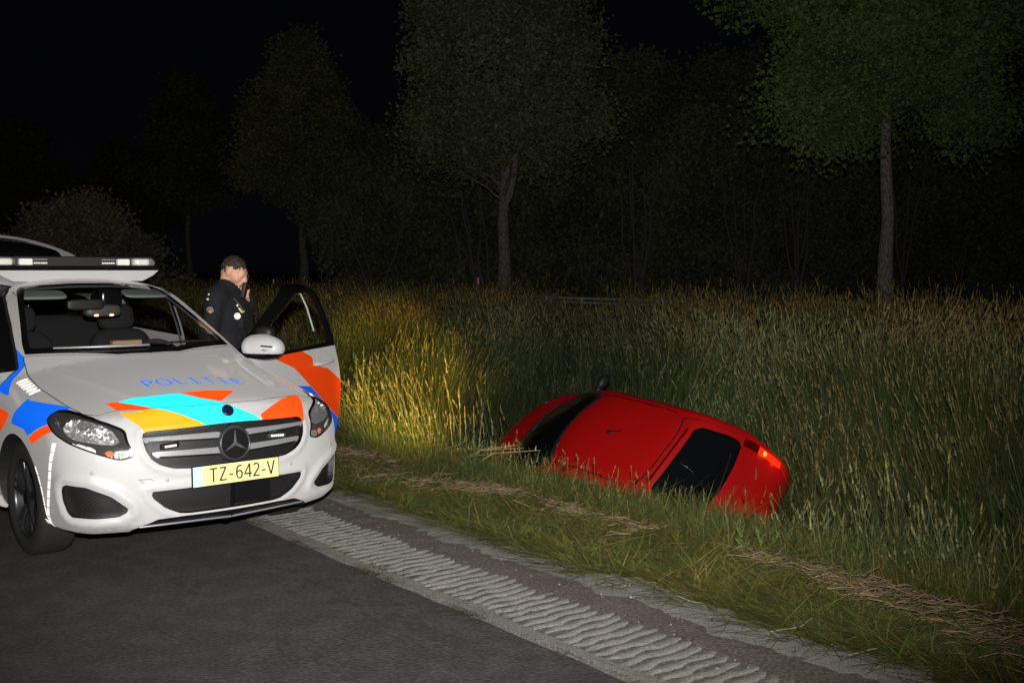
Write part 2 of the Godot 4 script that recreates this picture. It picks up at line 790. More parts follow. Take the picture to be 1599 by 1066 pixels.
func terrain() -> void:
	var soil := mt("verge_soil", Color(1, 1, 1), 0.95)
	soil.albedo_texture = noise_map(0.02, Color(0.018, 0.022, 0.008), Color(0.075, 0.072, 0.032), FastNoiseLite.TYPE_SIMPLEX_SMOOTH, 1024)
	soil.uv1_triplanar = true
	soil.uv1_world_triplanar = true
	soil.uv1_scale = Vector3.ONE * 0.45
	soil.heightmap_enabled = true
	soil.heightmap_texture = noise_map(0.06, Color.BLACK, Color.WHITE)
	soil.heightmap_scale = 2.5
	var tl: Array = [-260.0, -120.0, -50.0, -20.0, -8.0, -3.0, 1.0] + span(2.5, 13.0, 0.3) + span(14.0, 30.0, 2.0) + [50.0, 90.0, 160.0, 300.0]
	var sl: Array = [-420.0, -220.0, -120.0, -80.0, -55.0] + span(-40.0, 2.0, 0.5) + [5.0, 10.0, 30.0, 80.0, 200.0]
	var g := put(sheet(tl, sl, level), "ground", soil)
	tag(g, "dark earthy ground under the verge, ditch and field", "ground", "", "structure")
	# asphalt
	var tar := mt("asphalt", Color(1, 1, 1), 0.85)
	tar.albedo_texture = noise_map(0.012, Color(0.058, 0.058, 0.058), Color(0.080, 0.079, 0.078), FastNoiseLite.TYPE_SIMPLEX_SMOOTH, 1024, 0.3, 0.7, 3)
	tar.uv1_triplanar = true
	tar.uv1_world_triplanar = true
	tar.uv1_scale = Vector3.ONE * 0.35
	tar.detail_enabled = true
	tar.detail_blend_mode = BaseMaterial3D.BLEND_MODE_MUL
	tar.detail_albedo = noise_map(0.09, Color(0.55, 0.55, 0.55), Color(1.15, 1.15, 1.15), FastNoiseLite.TYPE_SIMPLEX_SMOOTH, 1024, 0.25, 0.8, 9)
	tar.heightmap_enabled = true
	tar.heightmap_texture = noise_map(0.16, Color.BLACK, Color.WHITE, FastNoiseLite.TYPE_SIMPLEX_SMOOTH, 1024)
	tar.heightmap_scale = 0.28
	var edge := func(s: float) -> float: return 2.905 + bumps.get_noise_2d(s * 9.0, 50.0) * 0.02
	var road := Msh.new()
	var ss: Array = [-220.0, -100.0, -50.0] + span(-30.0, 3.0, 0.15) + [10.0, 40.0, 90.0]
	var cols := [-4.2, -2.0, 0.0, 1.5, 2.5, 3.0]
	for s in ss:
		for c in cols.size():
			var t: float = edge.call(s) if c == 5 else cols[c]
			road.v.append(at(t, s, 0.0 - 0.012 * pow(maxf(t - 1.0, 0.0) / 2.0, 2.0)))
			road.n.append(Vector3.UP)
	for a in ss.size() - 1:
		for c in cols.size() - 1:
			var k: int = a * cols.size() + c
			road.i.append_array(PackedInt32Array([k, k + 1, k + 7, k, k + 7, k + 6]))
	var asphalt := put(road, "road", tar)
	tag(asphalt, "dark worn asphalt lane", "road", "", "structure")
	for q in [[Vector2(2.64, -5.14), 0.34], [Vector2(2.59, -4.34), 0.36], [Vector2(2.62, -3.77), 0.30], [Vector2(2.07, -5.14), 0.20], [Vector2(2.07, -3.93), 0.18], [Vector2(1.7, -4.6), 0.12]]:
		scars(asphalt, q[0], q[1])
	# concrete strip with ridges, dirt, gravel
	var conc := mt("verge_concrete", Color(1.0, 1.0, 1.0), 0.92)
	conc.albedo_texture = noise_map(0.05, Color(0.17, 0.16, 0.148), Color(0.36, 0.345, 0.325), FastNoiseLite.TYPE_SIMPLEX_SMOOTH, 1024, 0.15, 0.65)
	conc.uv1_triplanar = true
	conc.uv1_world_triplanar = true
	conc.uv1_scale = Vector3.ONE * 1.3
	conc.heightmap_enabled = true
	conc.heightmap_texture = noise_map(0.2, Color.BLACK, Color.WHITE, FastNoiseLite.TYPE_SIMPLEX_SMOOTH, 1024)
	conc.heightmap_scale = 0.8
	var bed := mt("groove_dirt", Color(1, 1, 1), 0.95)
	bed.albedo_texture = noise_map(0.05, Color(0.12, 0.11, 0.098), Color(0.26, 0.245, 0.225), FastNoiseLite.TYPE_SIMPLEX_SMOOTH, 512, 0.2, 0.7, 17)
	bed.uv1_triplanar = true
	bed.uv1_world_triplanar = true
	bed.uv1_scale = Vector3.ONE * 1.3
	bed.heightmap_enabled = true
	bed.heightmap_texture = conc.heightmap_texture
	bed.heightmap_scale = 1.2
	var strip := put(sheet(span(2.90, 3.45, 0.055), span(-22.0, 1.5, 0.12), func(t: float, s: float) -> float: return -0.004 + bumps.get_noise_2d(t * 14.0, s * 14.0) * 0.006 - (0.02 if t < 2.91 else 0.0)), "concrete_verge", bed)
	tag(strip, "pale ridged concrete strip along the edge of the asphalt", "pavement", "", "structure")
	put(band_sheet(2.915, 2.995, 0.008, 0.018, func(t: float, s: float) -> float: return 0.006 + bumps.get_noise_2d(t * 20.0, s * 20.0) * 0.006, 61.0), "concrete_edge", conc, strip)
	var forms := []
	for k in 10:
		var o := Msh.new()
		var cnt := 14
		var wob := rng.randf() * 9.0
		for j in cnt + 1:
			var u := float(j) / cnt
			var t := lerpf(-0.235, 0.19, u)
			var fade := minf(1.0, minf(u, 1.0 - u) * 7.0)
			for q in 5:
				var a: float = [0.0, 0.14, 0.5, 0.86, 1.0][q]
				var w := (0.0215 + bumps.get_noise_2d(u * 12.0 + wob, 7.0 + q * 0.4) * 0.012 + bumps.get_noise_2d(u * 60.0 + wob, 7.0 + q * 4.0) * 0.008) * (0.55 + 0.45 * fade)
				var c := bumps.get_noise_2d(u * 8.0 + wob, 3.0) * 0.014 + bumps.get_noise_2d(u * 40.0 + wob, 8.0) * 0.006
				var hgt: float = [(-0.005), 0.0065, 0.0095, 0.0065, -0.005][q] * (0.3 + 0.7 * fade) + bumps.get_noise_2d(u * 60.0 + wob, q * 9.0) * 0.007
				o.v.append(RT * t + RS * (c + (a - 0.5) * 2.0 * w) + Vector3(0, hgt, 0))
				o.n.append((Vector3(0, 1, 0) + RS * [-0.8, -0.4, 0.0, 0.4, 0.8][q]).normalized())
		for j in cnt:
			for q in 4:
				var b := j * 5 + q
				o.i.append_array(PackedInt32Array([b, b + 1, b + 6, b, b + 6, b + 5]))
		forms.append(bake(o))
	for k in 196:
		var rg := show_mesh(forms[rng.randi() % 10], "ridge", conc, strip)
		rg.position = at(3.21 + rng.randf_range(-0.025, 0.025), -12.6 + 0.0695 * k, -0.001)
		rg.rotation.y = rng.randf_range(-0.05, 0.05)
	var dirt := mt("verge_dirt", Color(1, 1, 1), 0.95)
	dirt.albedo_texture = noise_map(0.035, Color(0.14, 0.115, 0.098), Color(0.29, 0.25, 0.225), FastNoiseLite.TYPE_SIMPLEX_SMOOTH, 1024, 0.25, 0.75, 8)
	dirt.uv1_triplanar = true
	dirt.uv1_world_triplanar = true
	dirt.uv1_scale = Vector3.ONE * 1.1
	dirt.heightmap_enabled = true
	dirt.heightmap_texture = noise_map(0.14, Color.BLACK, Color.WHITE, FastNoiseLite.TYPE_SIMPLEX_SMOOTH, 1024)
	dirt.heightmap_scale = 1.6
	var rough := func(t: float, s: float) -> float: return 0.006 + bumps.get_noise_2d(t * 11.0, s * 11.0) * 0.014
	var band := band_sheet(3.36, 3.66, 0.05, 0.06, rough, 21.0)
	tag(put(band, "dirt_strip", dirt), "brown dirt between the ridged concrete and the gravel", "dirt", "", "structure")
	var grit := mt("verge_gravel", Color(1, 1, 1), 0.95)
	grit.albedo_texture = noise_map(0.07, Color(0.30, 0.285, 0.265), Color(0.62, 0.60, 0.57), FastNoiseLite.TYPE_SIMPLEX_SMOOTH, 1024, 0.2, 0.7, 12)
	grit.uv1_triplanar = true
	grit.uv1_world_triplanar = true
	grit.uv1_scale = Vector3.ONE * 1.4
	grit.heightmap_enabled = true
	grit.heightmap_texture = dirt.heightmap_texture
	grit.heightmap_scale = 1.8
	var gb := band_sheet(3.56, 3.90, 0.05, 0.07, func(t: float, s: float) -> float: return 0.010 + bumps.get_noise_2d(t * 12.0, s * 12.0) * 0.016, 33.0)
	tag(put(gb, "gravel_strip", grit), "pale grey gravel along the edge of the grass", "gravel", "", "structure")
	# loose stones
	var stone := nets(func(q: Vector3) -> float: return (q / Vector3(0.012, 0.008, 0.010)).length() - 1.0 + bumps.get_noise_3dv(q * 160.0) * 0.3, Vector3.ONE * -0.016, Vector3.ONE * 0.016, 0.005)
	var mm := []
	for k in 500:
		var t := 3.0 + 0.95 * sqrt(rng.randf())
		var b := Basis.from_euler(Vector3(rng.randf() * 6, rng.randf() * 6, rng.randf() * 6)) * Basis.from_scale(Vector3.ONE * rng.randf_range(0.2, 0.9))
		var l := rng.randf_range(0.10, 0.30)
		mm.append([Transform3D(b, at(t, rng.randf_range(-9, 0), 0.012)), Color(l, l, l)])
	scatter("loose_stones", bake(stone), tint("stone_grey", 0.9), mm, "small loose stones strewn over gravel and dirt", "stones")


func band_sheet(t0: float, t1: float, w0: float, w1: float, fy: Callable, sd: float) -> Msh:
	# a ribbon along the road with ragged edges
	var o := Msh.new()
	var ss := span(-22.0, 1.5, 0.05)
	var c := 6
	for s in ss:
		var a: float = t0 + bumps.get_noise_2d(s * 5.0, sd) * w0 * 2.0 + bumps.get_noise_2d(s * 30.0, sd) * w0
		var b: float = t1 + bumps.get_noise_2d(s * 4.0, sd + 40.0) * w1 * 2.0 + bumps.get_noise_2d(s * 32.0, sd + 9.0) * w1
		for k in c + 1:
			var u := float(k) / c
			var t := lerpf(a, b, u)
			var y: float = fy.call(t, s) - (0.025 if k == 0 or k == c else 0.0)
			o.v.append(at(t, s, y))
			o.n.append((Vector3.UP - RT * (fy.call(t + 0.02, s) - fy.call(t, s)) / 0.02 * 0.5 - RS * (fy.call(t, s + 0.02) - fy.call(t, s)) / 0.02 * 0.5).normalized())
	for a in ss.size() - 1:
		for k in c:
			var b: int = a * (c + 1) + k
			o.i.append_array(PackedInt32Array([b, b + 1, b + c + 2, b, b + c + 2, b + c + 1]))
	return o


func scars(road: Node3D, c: Vector2, size: float) -> void:
	# worn hollows where the surface layer has gone: small irregular dark patches
	var o := Msh.new()
	for k in int(40 * size / 0.4):
		var q := c + Vector2(rng.randfn(0.0, size * 0.22), rng.randfn(0.0, size * 0.7))
		var r := rng.randf_range(0.006, 0.028)
		var base := o.v.size()
		var cnt := 9
		var lift := -0.012 * pow(maxf(q.x - 1.0, 0.0) / 2.0, 2.0)
		o.v.append(at(q.x, q.y, lift + 0.0050))
		o.n.append(Vector3.UP)
		for j in cnt:
			var a := TAU * j / cnt
			var rr := r * rng.randf_range(0.5, 1.4)
			o.v.append(at(q.x + cos(a) * rr * 0.7, q.y + sin(a) * rr * 1.5, lift + 0.0045))
			o.n.append(Vector3.UP)
		for j in cnt:
			o.i.append_array(PackedInt32Array([base, base + 1 + j, base + 1 + (j + 1) % cnt]))
	put(o, "worn_patch", mt("worn_asphalt", Color(0.035, 0.034, 0.033), 0.95), road)


func tint(key: String, rough: float, back := 0.0) -> StandardMaterial3D:
	var m := mt(key, Color(1, 1, 1), rough)
	m.vertex_color_use_as_albedo = true
	if back > 0.0:
		m.backlight_enabled = true
		m.backlight = Color(back, back, back)
	return m


func scatter(called: String, mesh: Mesh, m: Material, list: Array, label: String, category: String, parent: Node = self) -> MultiMeshInstance3D:
	var mm := MultiMesh.new()
	mm.transform_format = MultiMesh.TRANSFORM_3D
	mm.use_colors = true
	mm.mesh = mesh
	mm.instance_count = list.size()
	for k in list.size():
		mm.set_instance_transform(k, list[k][0])
		mm.set_instance_color(k, list[k][1])
	var o := MultiMeshInstance3D.new()
	o.multimesh = mm
	o.material_override = m
	add(o, called, parent)
	if parent == self:
		tag(o, label, category, "", "stuff")
	else:
		o.set_meta("kind", "stuff")
	return o


# ---------------------------------------------------------------- the police car

func paint() -> Dictionary:
	var white := mt("white_paint", Color(0.53, 0.53, 0.54), 0.42)
	white.rim_enabled = true
	white.rim = 0.55
	white.rim_tint = 0.0
	white.clearcoat_enabled = true
	white.clearcoat = 0.6
	white.clearcoat_roughness = 0.08
	var speck := noise_map(0.045, Color(0.62, 0.62, 0.62), Color(1, 1, 1), FastNoiseLite.TYPE_CELLULAR, 1024, 0.035, 0.075, 5)
	white.albedo_texture = speck
	white.uv1_triplanar = true
	white.uv1_scale = Vector3.ONE * 0.8
	var d := {"white": white}
	d.black = mt("black_gloss", Color(0.006, 0.006, 0.007), 0.18)
	d.trim = mt("black_plastic", Color(0.012, 0.012, 0.013), 0.55)
	d.dark = mt("dark_void", Color(0.004, 0.004, 0.004), 0.9)
	d.chrome = mt("chrome", Color(0.62, 0.63, 0.65), 0.16, 1.0)
	d.satin = mt("satin_silver", Color(0.30, 0.31, 0.33), 0.38, 0.35)
	d.rubber = mt("tyre_rubber", Color(0.016, 0.016, 0.016), 0.85)
	d.lining = mt("cabin_cloth", Color(0.16, 0.18, 0.17), 0.9)
	d.seat = mt("seat_cloth", Color(0.009, 0.009, 0.010), 0.9)
	d.dash = mt("dashboard_plastic", Color(0.011, 0.011, 0.011), 0.6)
	d.blue = mt("reflective_blue", Color(0.003, 0.15, 1.0), 0.45)
	d.cyan = mt("reflective_light_blue", Color(0.02, 0.78, 1.0), 0.45)
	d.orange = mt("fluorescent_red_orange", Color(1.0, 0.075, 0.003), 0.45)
	d.lit_orange = mt("lit_fluorescent_orange", Color(1.0, 0.38, 0.004), 0.45)  # lit copy of the orange film: stronger return at this angle, put into the colour
	d.tape = mt("white_reflective_tape", Color(0.98, 0.98, 0.98), 0.5)
	var g := mt("window_glass", Color(0, 0, 0), 0.02)
	g.transparency = BaseMaterial3D.TRANSPARENCY_ALPHA
	g.albedo_color.a = 0.04
	d.glass = g
	var mesh_look := Image.create(64, 64, false, Image.FORMAT_RGB8)
	for y in 64:
		for x in 64:
			var q := Vector2(x, y) / 64.0
			var best := 9.0
			var second := 9.0
			for c in [Vector2(0, 0), Vector2(1, 0), Vector2(0, 1), Vector2(1, 1), Vector2(0.5, 0.5)]:
				var l: float = ((q - c) * Vector2(1, 1)).length()
				if l < best:
					second = best
					best = l
				elif l < second:
					second = l
			var s := 0.30 if second - best < 0.14 else 0.07
			mesh_look.set_pixel(x, y, Color(s, s, s))
	var net := mt("honeycomb_mesh", Color(0.35, 0.35, 0.36), 0.5)
	net.albedo_texture = ImageTexture.create_from_image(mesh_look)
	net.heightmap_enabled = false
	net.uv1_triplanar = true
	net.uv1_scale = Vector3.ONE * 55.0
	d.net = net
	return d


func facet(m: Msh, amount: float) -> Msh:
	var o := sharp(m)
	for t in range(0, o.i.size(), 3):
		var j := Vector3(rng.randf_range(-1, 1), rng.randf_range(-1, 1), rng.randf_range(-1, 1)) * amount
		for q in 3:
			o.n[o.i[t + q]] = (o.n[o.i[t + q]] + j).normalized()
	return o


func wheel(parent: Node3D, at: Vector3, r: float, p: Dictionary, outward: float, rim_r := 0.222, spokes := 5) -> void:
	var w := Node3D.new()
	add(w, "wheel", parent)
	w.position = at
	w.rotation.y = 0.0 if outward > 0 else PI
	var hw := 0.108
	put(lathe([[-hw + 0.01, rim_r - 0.01], [-hw, rim_r + 0.02], [-hw, r - 0.04], [-hw + 0.012, r - 0.012], [-hw + 0.035, r - 0.001], [0, r], [hw - 0.035, r - 0.001], [hw - 0.012, r - 0.012], [hw, r - 0.04], [hw, rim_r + 0.02], [hw - 0.01, rim_r], [hw - 0.02, rim_r - 0.006]], 56), "tyre", p.rubber, w)
	var rm := [lathe([[hw - 0.012, rim_r], [hw - 0.006, rim_r - 0.012], [hw - 0.03, rim_r - 0.022], [-hw, rim_r - 0.03]], 48)]
	for s in spokes:
		for d in [-0.14, 0.14]:
			var b := Basis(Vector3.RIGHT, TAU * s / spokes + d)
			var b2 := Basis(Vector3.RIGHT, TAU * s / spokes + d * 0.75)
			rm.append(tube([b2 * Vector3(hw - 0.045, 0.03, 0), b2 * Vector3(hw - 0.03, 0.1, 0), b * Vector3(hw - 0.022, rim_r - 0.016, 0)], [0.02, 0.014, 0.012], 6))
	rm.append(lathe([[hw - 0.03, 0.062], [hw - 0.022, 0.05], [hw - 0.018, 0.0]], 20))
	put(join(rm), "rim", mt("dark_alloy", Color(0.07, 0.07, 0.075), 0.3, 0.7), w)
	put(lathe([[0.01, 0.0], [0.01, 0.15], [-0.01, 0.15], [-0.01, 0.0]], 32), "brake_disc", mt("brake_steel", Color(0.12, 0.12, 0.12), 0.5, 0.6), w)
	put(lathe([[hw - 0.014, 0.03], [hw - 0.012, 0.0]], 20), "hub_cap", p.black, w)


func police_car() -> void:
	var p := paint()
	var car := thing("police_car", "white police estate with blue and orange stripes and its driver door open", "police car")
	car.position = Vector3(-1.509, 0, -5.770)
	car.scale = Vector3(0.97, 1, 1)
	car.rotation.y = deg_to_rad(41.08)
	var sh := Shell.new()
	sh.setup([[-.40, .19], [-.14, .20], [-.03, .24], [.0, .32], [.012, .42], [.015, .52], [.012, .62], [-.002, .70], [-.028, .765], [-.058, .82], [-.10, .862], [-.18, .89], [-.30, .917], [-.47, .950], [-.7, .992], [-.9, 1.030], [-1.05, 1.060], [-1.13, 1.095], [-1.3, 1.180], [-1.5, 1.277], [-1.7, 1.367], [-1.88, 1.445], [-2.0, 1.485], [-2.15, 1.515], [-2.5, 1.542], [-2.9, 1.55], [-3.3, 1.535], [-3.7, 1.49], [-3.95, 1.43], [-4.1, 1.34], [-4.2, 1.2], [-4.27, 1.02], [-4.33, .9], [-4.36, .7], [-4.37, .5], [-4.33, .33], [-4.2, .25]],
		[[.15, .815], [.22, .845], [.32, .872], [.50, .888], [.70, .893], [.86, .882], [.96, .862], [1.04, .845], [1.12, .825], [1.25, .78], [1.38, .725], [1.50, .65], [1.60, .575]])
	var h := 0.021
	var scoop_line := poly([.820, .465, .803, .482, .703, .471, .604, .42, .536, .351, .535, .335, .578, .309, .673, .304, .777, .311, .799, .336, .819, .407])
	var intake_line := poly([-.1, .436, .183, .436, .437, .43, .428, .395, .37, .335, .30, .30, .25, .295, -.1, .295])
	var grille_line := poly([-.1, .756, .06, .756, .45, .742, .472, .735, .474, .71, .455, .645, .43, .60, .40, .572, .375, .56, .324, .542, .25, .536, -.1, .536])
	var form := func(q: Vector3) -> float:
		var d := sh.f(q)
		if absf(d) > 0.06 or q.z < -1.15:
			return d
		var ax := absf(q.x)
		if q.z > -0.75 and q.y < 0.80:
			var w := Vector2(atan2(ax, q.z + 0.8) * 0.8, q.y)
			d -= 0.014 * exp(-pow((sdf(scoop_line, w) - 0.030) / 0.026, 2.0))
			d -= 0.007 * exp(-pow((sdf(intake_line, w) - 0.022) / 0.02, 2.0))
			d -= 0.007 * exp(-pow((sdf(grille_line, w) - 0.02) / 0.018, 2.0))
		elif q.y > 0.80:
			var v := q.y - q.z
			d -= 0.007 * smoothstep(0.98, 1.2, v) * exp(-pow((ax - lerpf(0.36, 0.60, clampf((v - 0.95) / 1.3, 0.0, 1.0))) / 0.035, 2.0))
		return d
	var hs := nets(form, Vector3(-h, 0.13, -4.45), Vector3(0.95, 1.62, 0.08), h, true)
	var cut: Array
	# wheel openings
	var wells := []
	for wz in [-0.87, -3.565]:
		var circle := PackedVector2Array()
		for k in 40:
			circle.append(Vector2(wz, 0.317) + Vector2.from_angle(TAU * k / 40) * 0.365)
		cut = carve(hs, "side", circle, 0.0, Vector3(0.5, -1, -9))
		hs = cut[1]
		wells.append(rim(cut[0], 0.34, Vector3(-1, 0, 0)))
		wells.append(moved(cut[0], Transform3D(Basis(), Vector3(-0.34, 0, 0))))
	put(both(join(wells)), "wheel_housing", p.trim, car)
	# openings of the nose
	var nlo := Vector3(-1, 0, -0.85)
	cut = carve(hs, "nose", poly([.985, .792, .995, .816, .988, .836, .925, .839, .833, .830, .731, .815, .637, .790, .568, .762, .549, .745, .534, .696, .500, .631, .510, .614, .555, .603, .588, .609, .654, .636, .723, .665, .791, .692, .854, .723, .924, .762]), 0.0, nlo)
	hs = cut[1]
	var lamp: Msh = cut[0]
	cut = carve(hs, "nose", poly([-.05, .756, .06, .756, .45, .742, .472, .735, .474, .71, .455, .645, .43, .60, .40, .572, .375, .56, .324, .542, .25, .536, -.05, .536]), 0.0, nlo)
	hs = cut[1]
	var grille: Msh = cut[0]
	cut = carve(hs, "nose", poly([-.05, .436, .183, .436, .437, .43, .428, .395, .37, .335, .30, .30, .25, .295, -.05, .295]), 0.0, nlo)
	hs = cut[1]
	var intake: Msh = cut[0]
	cut = carve(hs, "nose", poly([.820, .465, .803, .482, .703, .471, .604, .42, .536, .351, .535, .335, .578, .309, .673, .304, .777, .311, .799, .336, .819, .407]), 0.0, nlo)
	hs = cut[1]
	var scoop: Msh = cut[0]
	cut = carve(hs, "nose", poly([-.05, .284, .288, .284, .408, .278, .547, .222, .62, .15, -.05, .15]), 0.0, nlo)
	hs = cut[1]
	var lip: Msh = cut[0]
	# glass, lid, doors
	cut = carve(hs, "hood", poly([-.05, 2.15, .2, 2.175, .485, 2.33, .672, 2.44, .655, 2.6, .60, 2.92, .545, 3.25, .50, 3.50, .46, 3.60, .25, 3.535, -.05, 3.50]), 0.0, Vector3(-1, 0.9, -2.5))
	hs = cut[1]
	var screen: Msh = cut[0]
	var lid_line := poly([-.05, 2.13, .20, 2.155, .485, 2.30, .665, 2.41, .69, 2.39, .715, 2.144, .73, 1.862, .715, 1.404, .692, 1.175, .645, 1.100, .593, 1.108, .538, 1.095, .394, 1.021, .20, .955, -.05, .938])
	cut = carve(hs, "hood", lid_line, 0.0025, Vector3(-1, 0.6, -1.6))
	hs = cut[1]
	cut = carve(cut[0], "hood", lid_line, -0.0025)
	var lid: Msh = cut[0]
	var gaps := [shift(cut[1], -0.006), rim(cut[1], 0.006)]
	var door_line := poly([-1.33, .26, -1.27, .50, -1.26, .80, -1.245, .95, -1.27, 1.0, -1.40, 1.078, -1.69, 1.237, -1.95, 1.37, -2.10, 1.437, -2.2, 1.468, -2.36, 1.478, -2.385, 1.30, -2.41, 1.05, -2.43, .7, -2.41, .45, -2.36, .26])
	var dlo := Vector3(0.45, 0.2, -2.7)
	cut = carve(hs, "side", door_line, 0.003, dlo, Vector3(2, 1.5, -1))
	hs = cut[1]
	cut = carve(cut[0], "side", door_line, -0.003)
	var door: Msh = cut[0]
	var door_gap: Msh = join([shift(cut[1], -0.008), rim(cut[1], 0.008)])
	cut = carve(door, "side", poly([-1.27, .99, -1.30, 1.10, -1.7, 1.30, -2.0, 1.47, -2.2, 1.55, -2.5, 1.55, -2.5, 1.005, -1.9, .985, -1.4, .965]), 0.0)
	var upper: Msh = cut[0]
	door = cut[1]
	var rear_line := poly([-2.47, .40, -2.47, .7, -2.455, 1.05, -2.42, 1.30, -2.40, 1.475, -3.0, 1.47, -3.32, 1.38, -3.42, 1.12, -3.30, .85, -3.12, .62, -3.05, .40])
	cut = carve(hs, "side", rear_line, 0.003, Vector3(0.45, 0.2, -3.6), Vector3(2, 1.5, -2))
	hs = cut[1]
	cut = carve(cut[0], "side", rear_line, -0.003)
	gaps.append(shift(cut[1], -0.008))
	var rear_door: Msh = cut[0]
	cut = carve(rear_door, "side", poly([-2.3, 1.075, -2.3, 1.55, -3.0, 1.55, -3.5, 1.45, -3.5, 1.115, -3.0, 1.10]), 0.0)
	rear_door = cut[1]
	var rear_upper: Msh = cut[0]
	cut = carve(hs, "side", poly([-3.50, 1.15, -3.44, 1.36, -3.75, 1.34, -3.86, 1.2]), 0.0, Vector3(0.4, 0.5, -4))
	hs = cut[1]
	var quarter: Msh = cut[0]
	# the tailgate
	cut = carve(hs, "side", poly([-3.82, 1.65, -3.82, 1.44, -4.02, 1.10, -4.10, .62, -4.6, .55, -4.6, 1.65]), 0.0)
	hs = cut[1]
	var gate := both(cut[0])
	var roof_cut := carve(hs, "side", poly([-1.0, 1.02, -1.3, 1.0, -3.8, 1.0, -3.8, 1.7, -1.0, 1.7]), 0.0)

	# stripes on the lid and on the strip of bumper in front of it
	lid = both(lid)
	var body := hs
	cut = carve(body, "side", poly([-0.35, 0.6, -0.35, 1.0, 0.2, 1.0, 0.2, 0.6]), 0.0, Vector3(-9, 0.5, -0.5))
	body = cut[1]
	var brow := both(cut[0])
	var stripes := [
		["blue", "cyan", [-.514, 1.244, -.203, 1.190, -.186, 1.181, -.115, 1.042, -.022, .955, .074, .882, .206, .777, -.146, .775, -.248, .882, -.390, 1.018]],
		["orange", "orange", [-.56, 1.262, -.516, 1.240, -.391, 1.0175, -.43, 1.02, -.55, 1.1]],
		["lit_orange", "lit_orange", [-.552, 1.10, -.5, 1.02, -.391, 1.0145, -.249, .880, -.150, .779, -.466, .80, -.480, .870, -.531, .978]],  # same orange stripe below the seam, its brighter reflection painted in
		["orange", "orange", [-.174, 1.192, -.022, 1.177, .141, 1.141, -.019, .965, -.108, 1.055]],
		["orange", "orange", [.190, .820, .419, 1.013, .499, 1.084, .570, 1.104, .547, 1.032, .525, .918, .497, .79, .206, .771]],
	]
	var pieces := {"cyan": [], "orange": [], "lit_orange": []}
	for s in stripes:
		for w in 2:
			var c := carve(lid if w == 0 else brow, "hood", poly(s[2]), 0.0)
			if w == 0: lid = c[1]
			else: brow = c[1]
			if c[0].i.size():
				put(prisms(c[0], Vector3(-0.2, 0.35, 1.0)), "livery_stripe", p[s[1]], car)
	var bp := on_lid(sh, -.003, .872)
	var face := Basis.looking_at(-bp[1])
	put(moved(lathe([[-0.02, 0.034], [0.004, 0.034], [0.007, 0.028], [0.008, 0.0]], 24, 2), Transform3D(face, bp[0] + bp[1] * 0.004)), "bonnet_badge", mt("badge_navy", Color(0.006, 0.010, 0.035), 0.3), car)
	put(lid, "bonnet", p.white, car)
	put(brow, "bonnet_front", p.white, car)

	# POLITIE across the lid
	var x0 := -0.262
	var step := 0.0845
	for k in 7:
		var ch := "POLITIE"[k]
		var l := lettering(ch, 0.085, 0.0, 520)
		var xs := x0 + step * k
		var c := Vector3(xs, 0, 0)
		var vc := 1.452 - 0.10 * k / 6.0
		var o := Msh.new()
		for q in l.v.size():
			if l.n[q].z < 0.5:
				continue
		for t in range(0, l.i.size(), 3):
			if l.n[l.i[t]].z < 0.5:
				continue
			for e in 3:
				var lv := l.v[l.i[t + e]]
				var gp := on_lid(sh, xs + lv.x * 1.12, vc + lv.y * 1.75)
				o.i.append(o.v.size())
				o.v.append(gp[0] + gp[1] * 0.0025)
				o.n.append(gp[1])
		if o.i.size():
			put(prisms(o, Vector3(-0.2, 0.3, 0.9)), "letter", mt("letter_blue", Color(0.004, 0.20, 1.0), 0.5), car)

	# fender stripes and reflective tape on the car's right flank, cut from the painted skin
	var right := mirror(body)
	var flank := [
		["blue", [-1.27, 1.02, -1.34, 1.062, -1.39, 1.083, -1.47, 1.118, -1.44, 1.00, -1.30, .93, -1.20, .88, -1.06, .87, -1.20, .945]],
		["blue", [-.86, .905, -.845, .865, -.55, .852, -.50, .846, -.42, .80, -.42, .79, -.663, .693, -.72, .724, -.932, .734, -.89, .79, -.86, .83]],
		["orange", [-.655, .683, -.43, .782, -.36, .754, -.605, .655]],
		["orange", [-1.14, .80, -.955, .785, -1.10, .675, -1.24, .66]],
	]
	for s in flank:
		var c := carve(right, "side", poly(s[1]), 0.0, Vector3(-2, 0.4, -1.6), Vector3(-0.55, 1.2, -0.3))
		right = c[1]
		if c[0].i.size():
			put(prisms(c[0], Vector3(-0.3, 0.2, 0.7)), "livery_stripe", p[s[0]], car)
	for k in 9:
		var y1 := lerpf(0.69, 0.235, k / 9.0)
		var y0 := lerpf(0.69, 0.235, (k + 0.9) / 9.0)
		var u := func(y: float) -> float: return lerpf(.862, .897, smoothstep(.69, .53, y)) if y > .53 else lerpf(.897, .976, (.53 - y) / .30)
		tape_piece(sh, car, p, [-u.call(y1) - .013, y1, -u.call(y1) + .013, y1, -u.call(y0) + .013, y0, -u.call(y0) - .013, y0])
	for k in 2:
		tape_piece(sh, car, p, [-.995 - .028 * k, .262, -.970 - .028 * k, .262, -.970 - .028 * k, .236, -.995 - .028 * k, .236])
	for k in 6:
		var w0 := Vector2(-1.152, .946).lerp(Vector2(-.883, .894), k / 6.0)
		var w1 := Vector2(-1.152, .946).lerp(Vector2(-.883, .894), (k + 0.9) / 6.0)
		var c := carve(right, "side", poly([w0.x, w0.y + .013, w1.x, w1.y + .013, w1.x, w1.y - .011, w0.x, w0.y - .011]), 0.0, Vector3(-2, 0.6, -1.3), Vector3(-0.5, 1.2, -0.6))
		right = c[1]
		put(prisms(c[0], Vector3(-0.6, 0.2, 1.2)), "reflective_tape", p.tape, car)
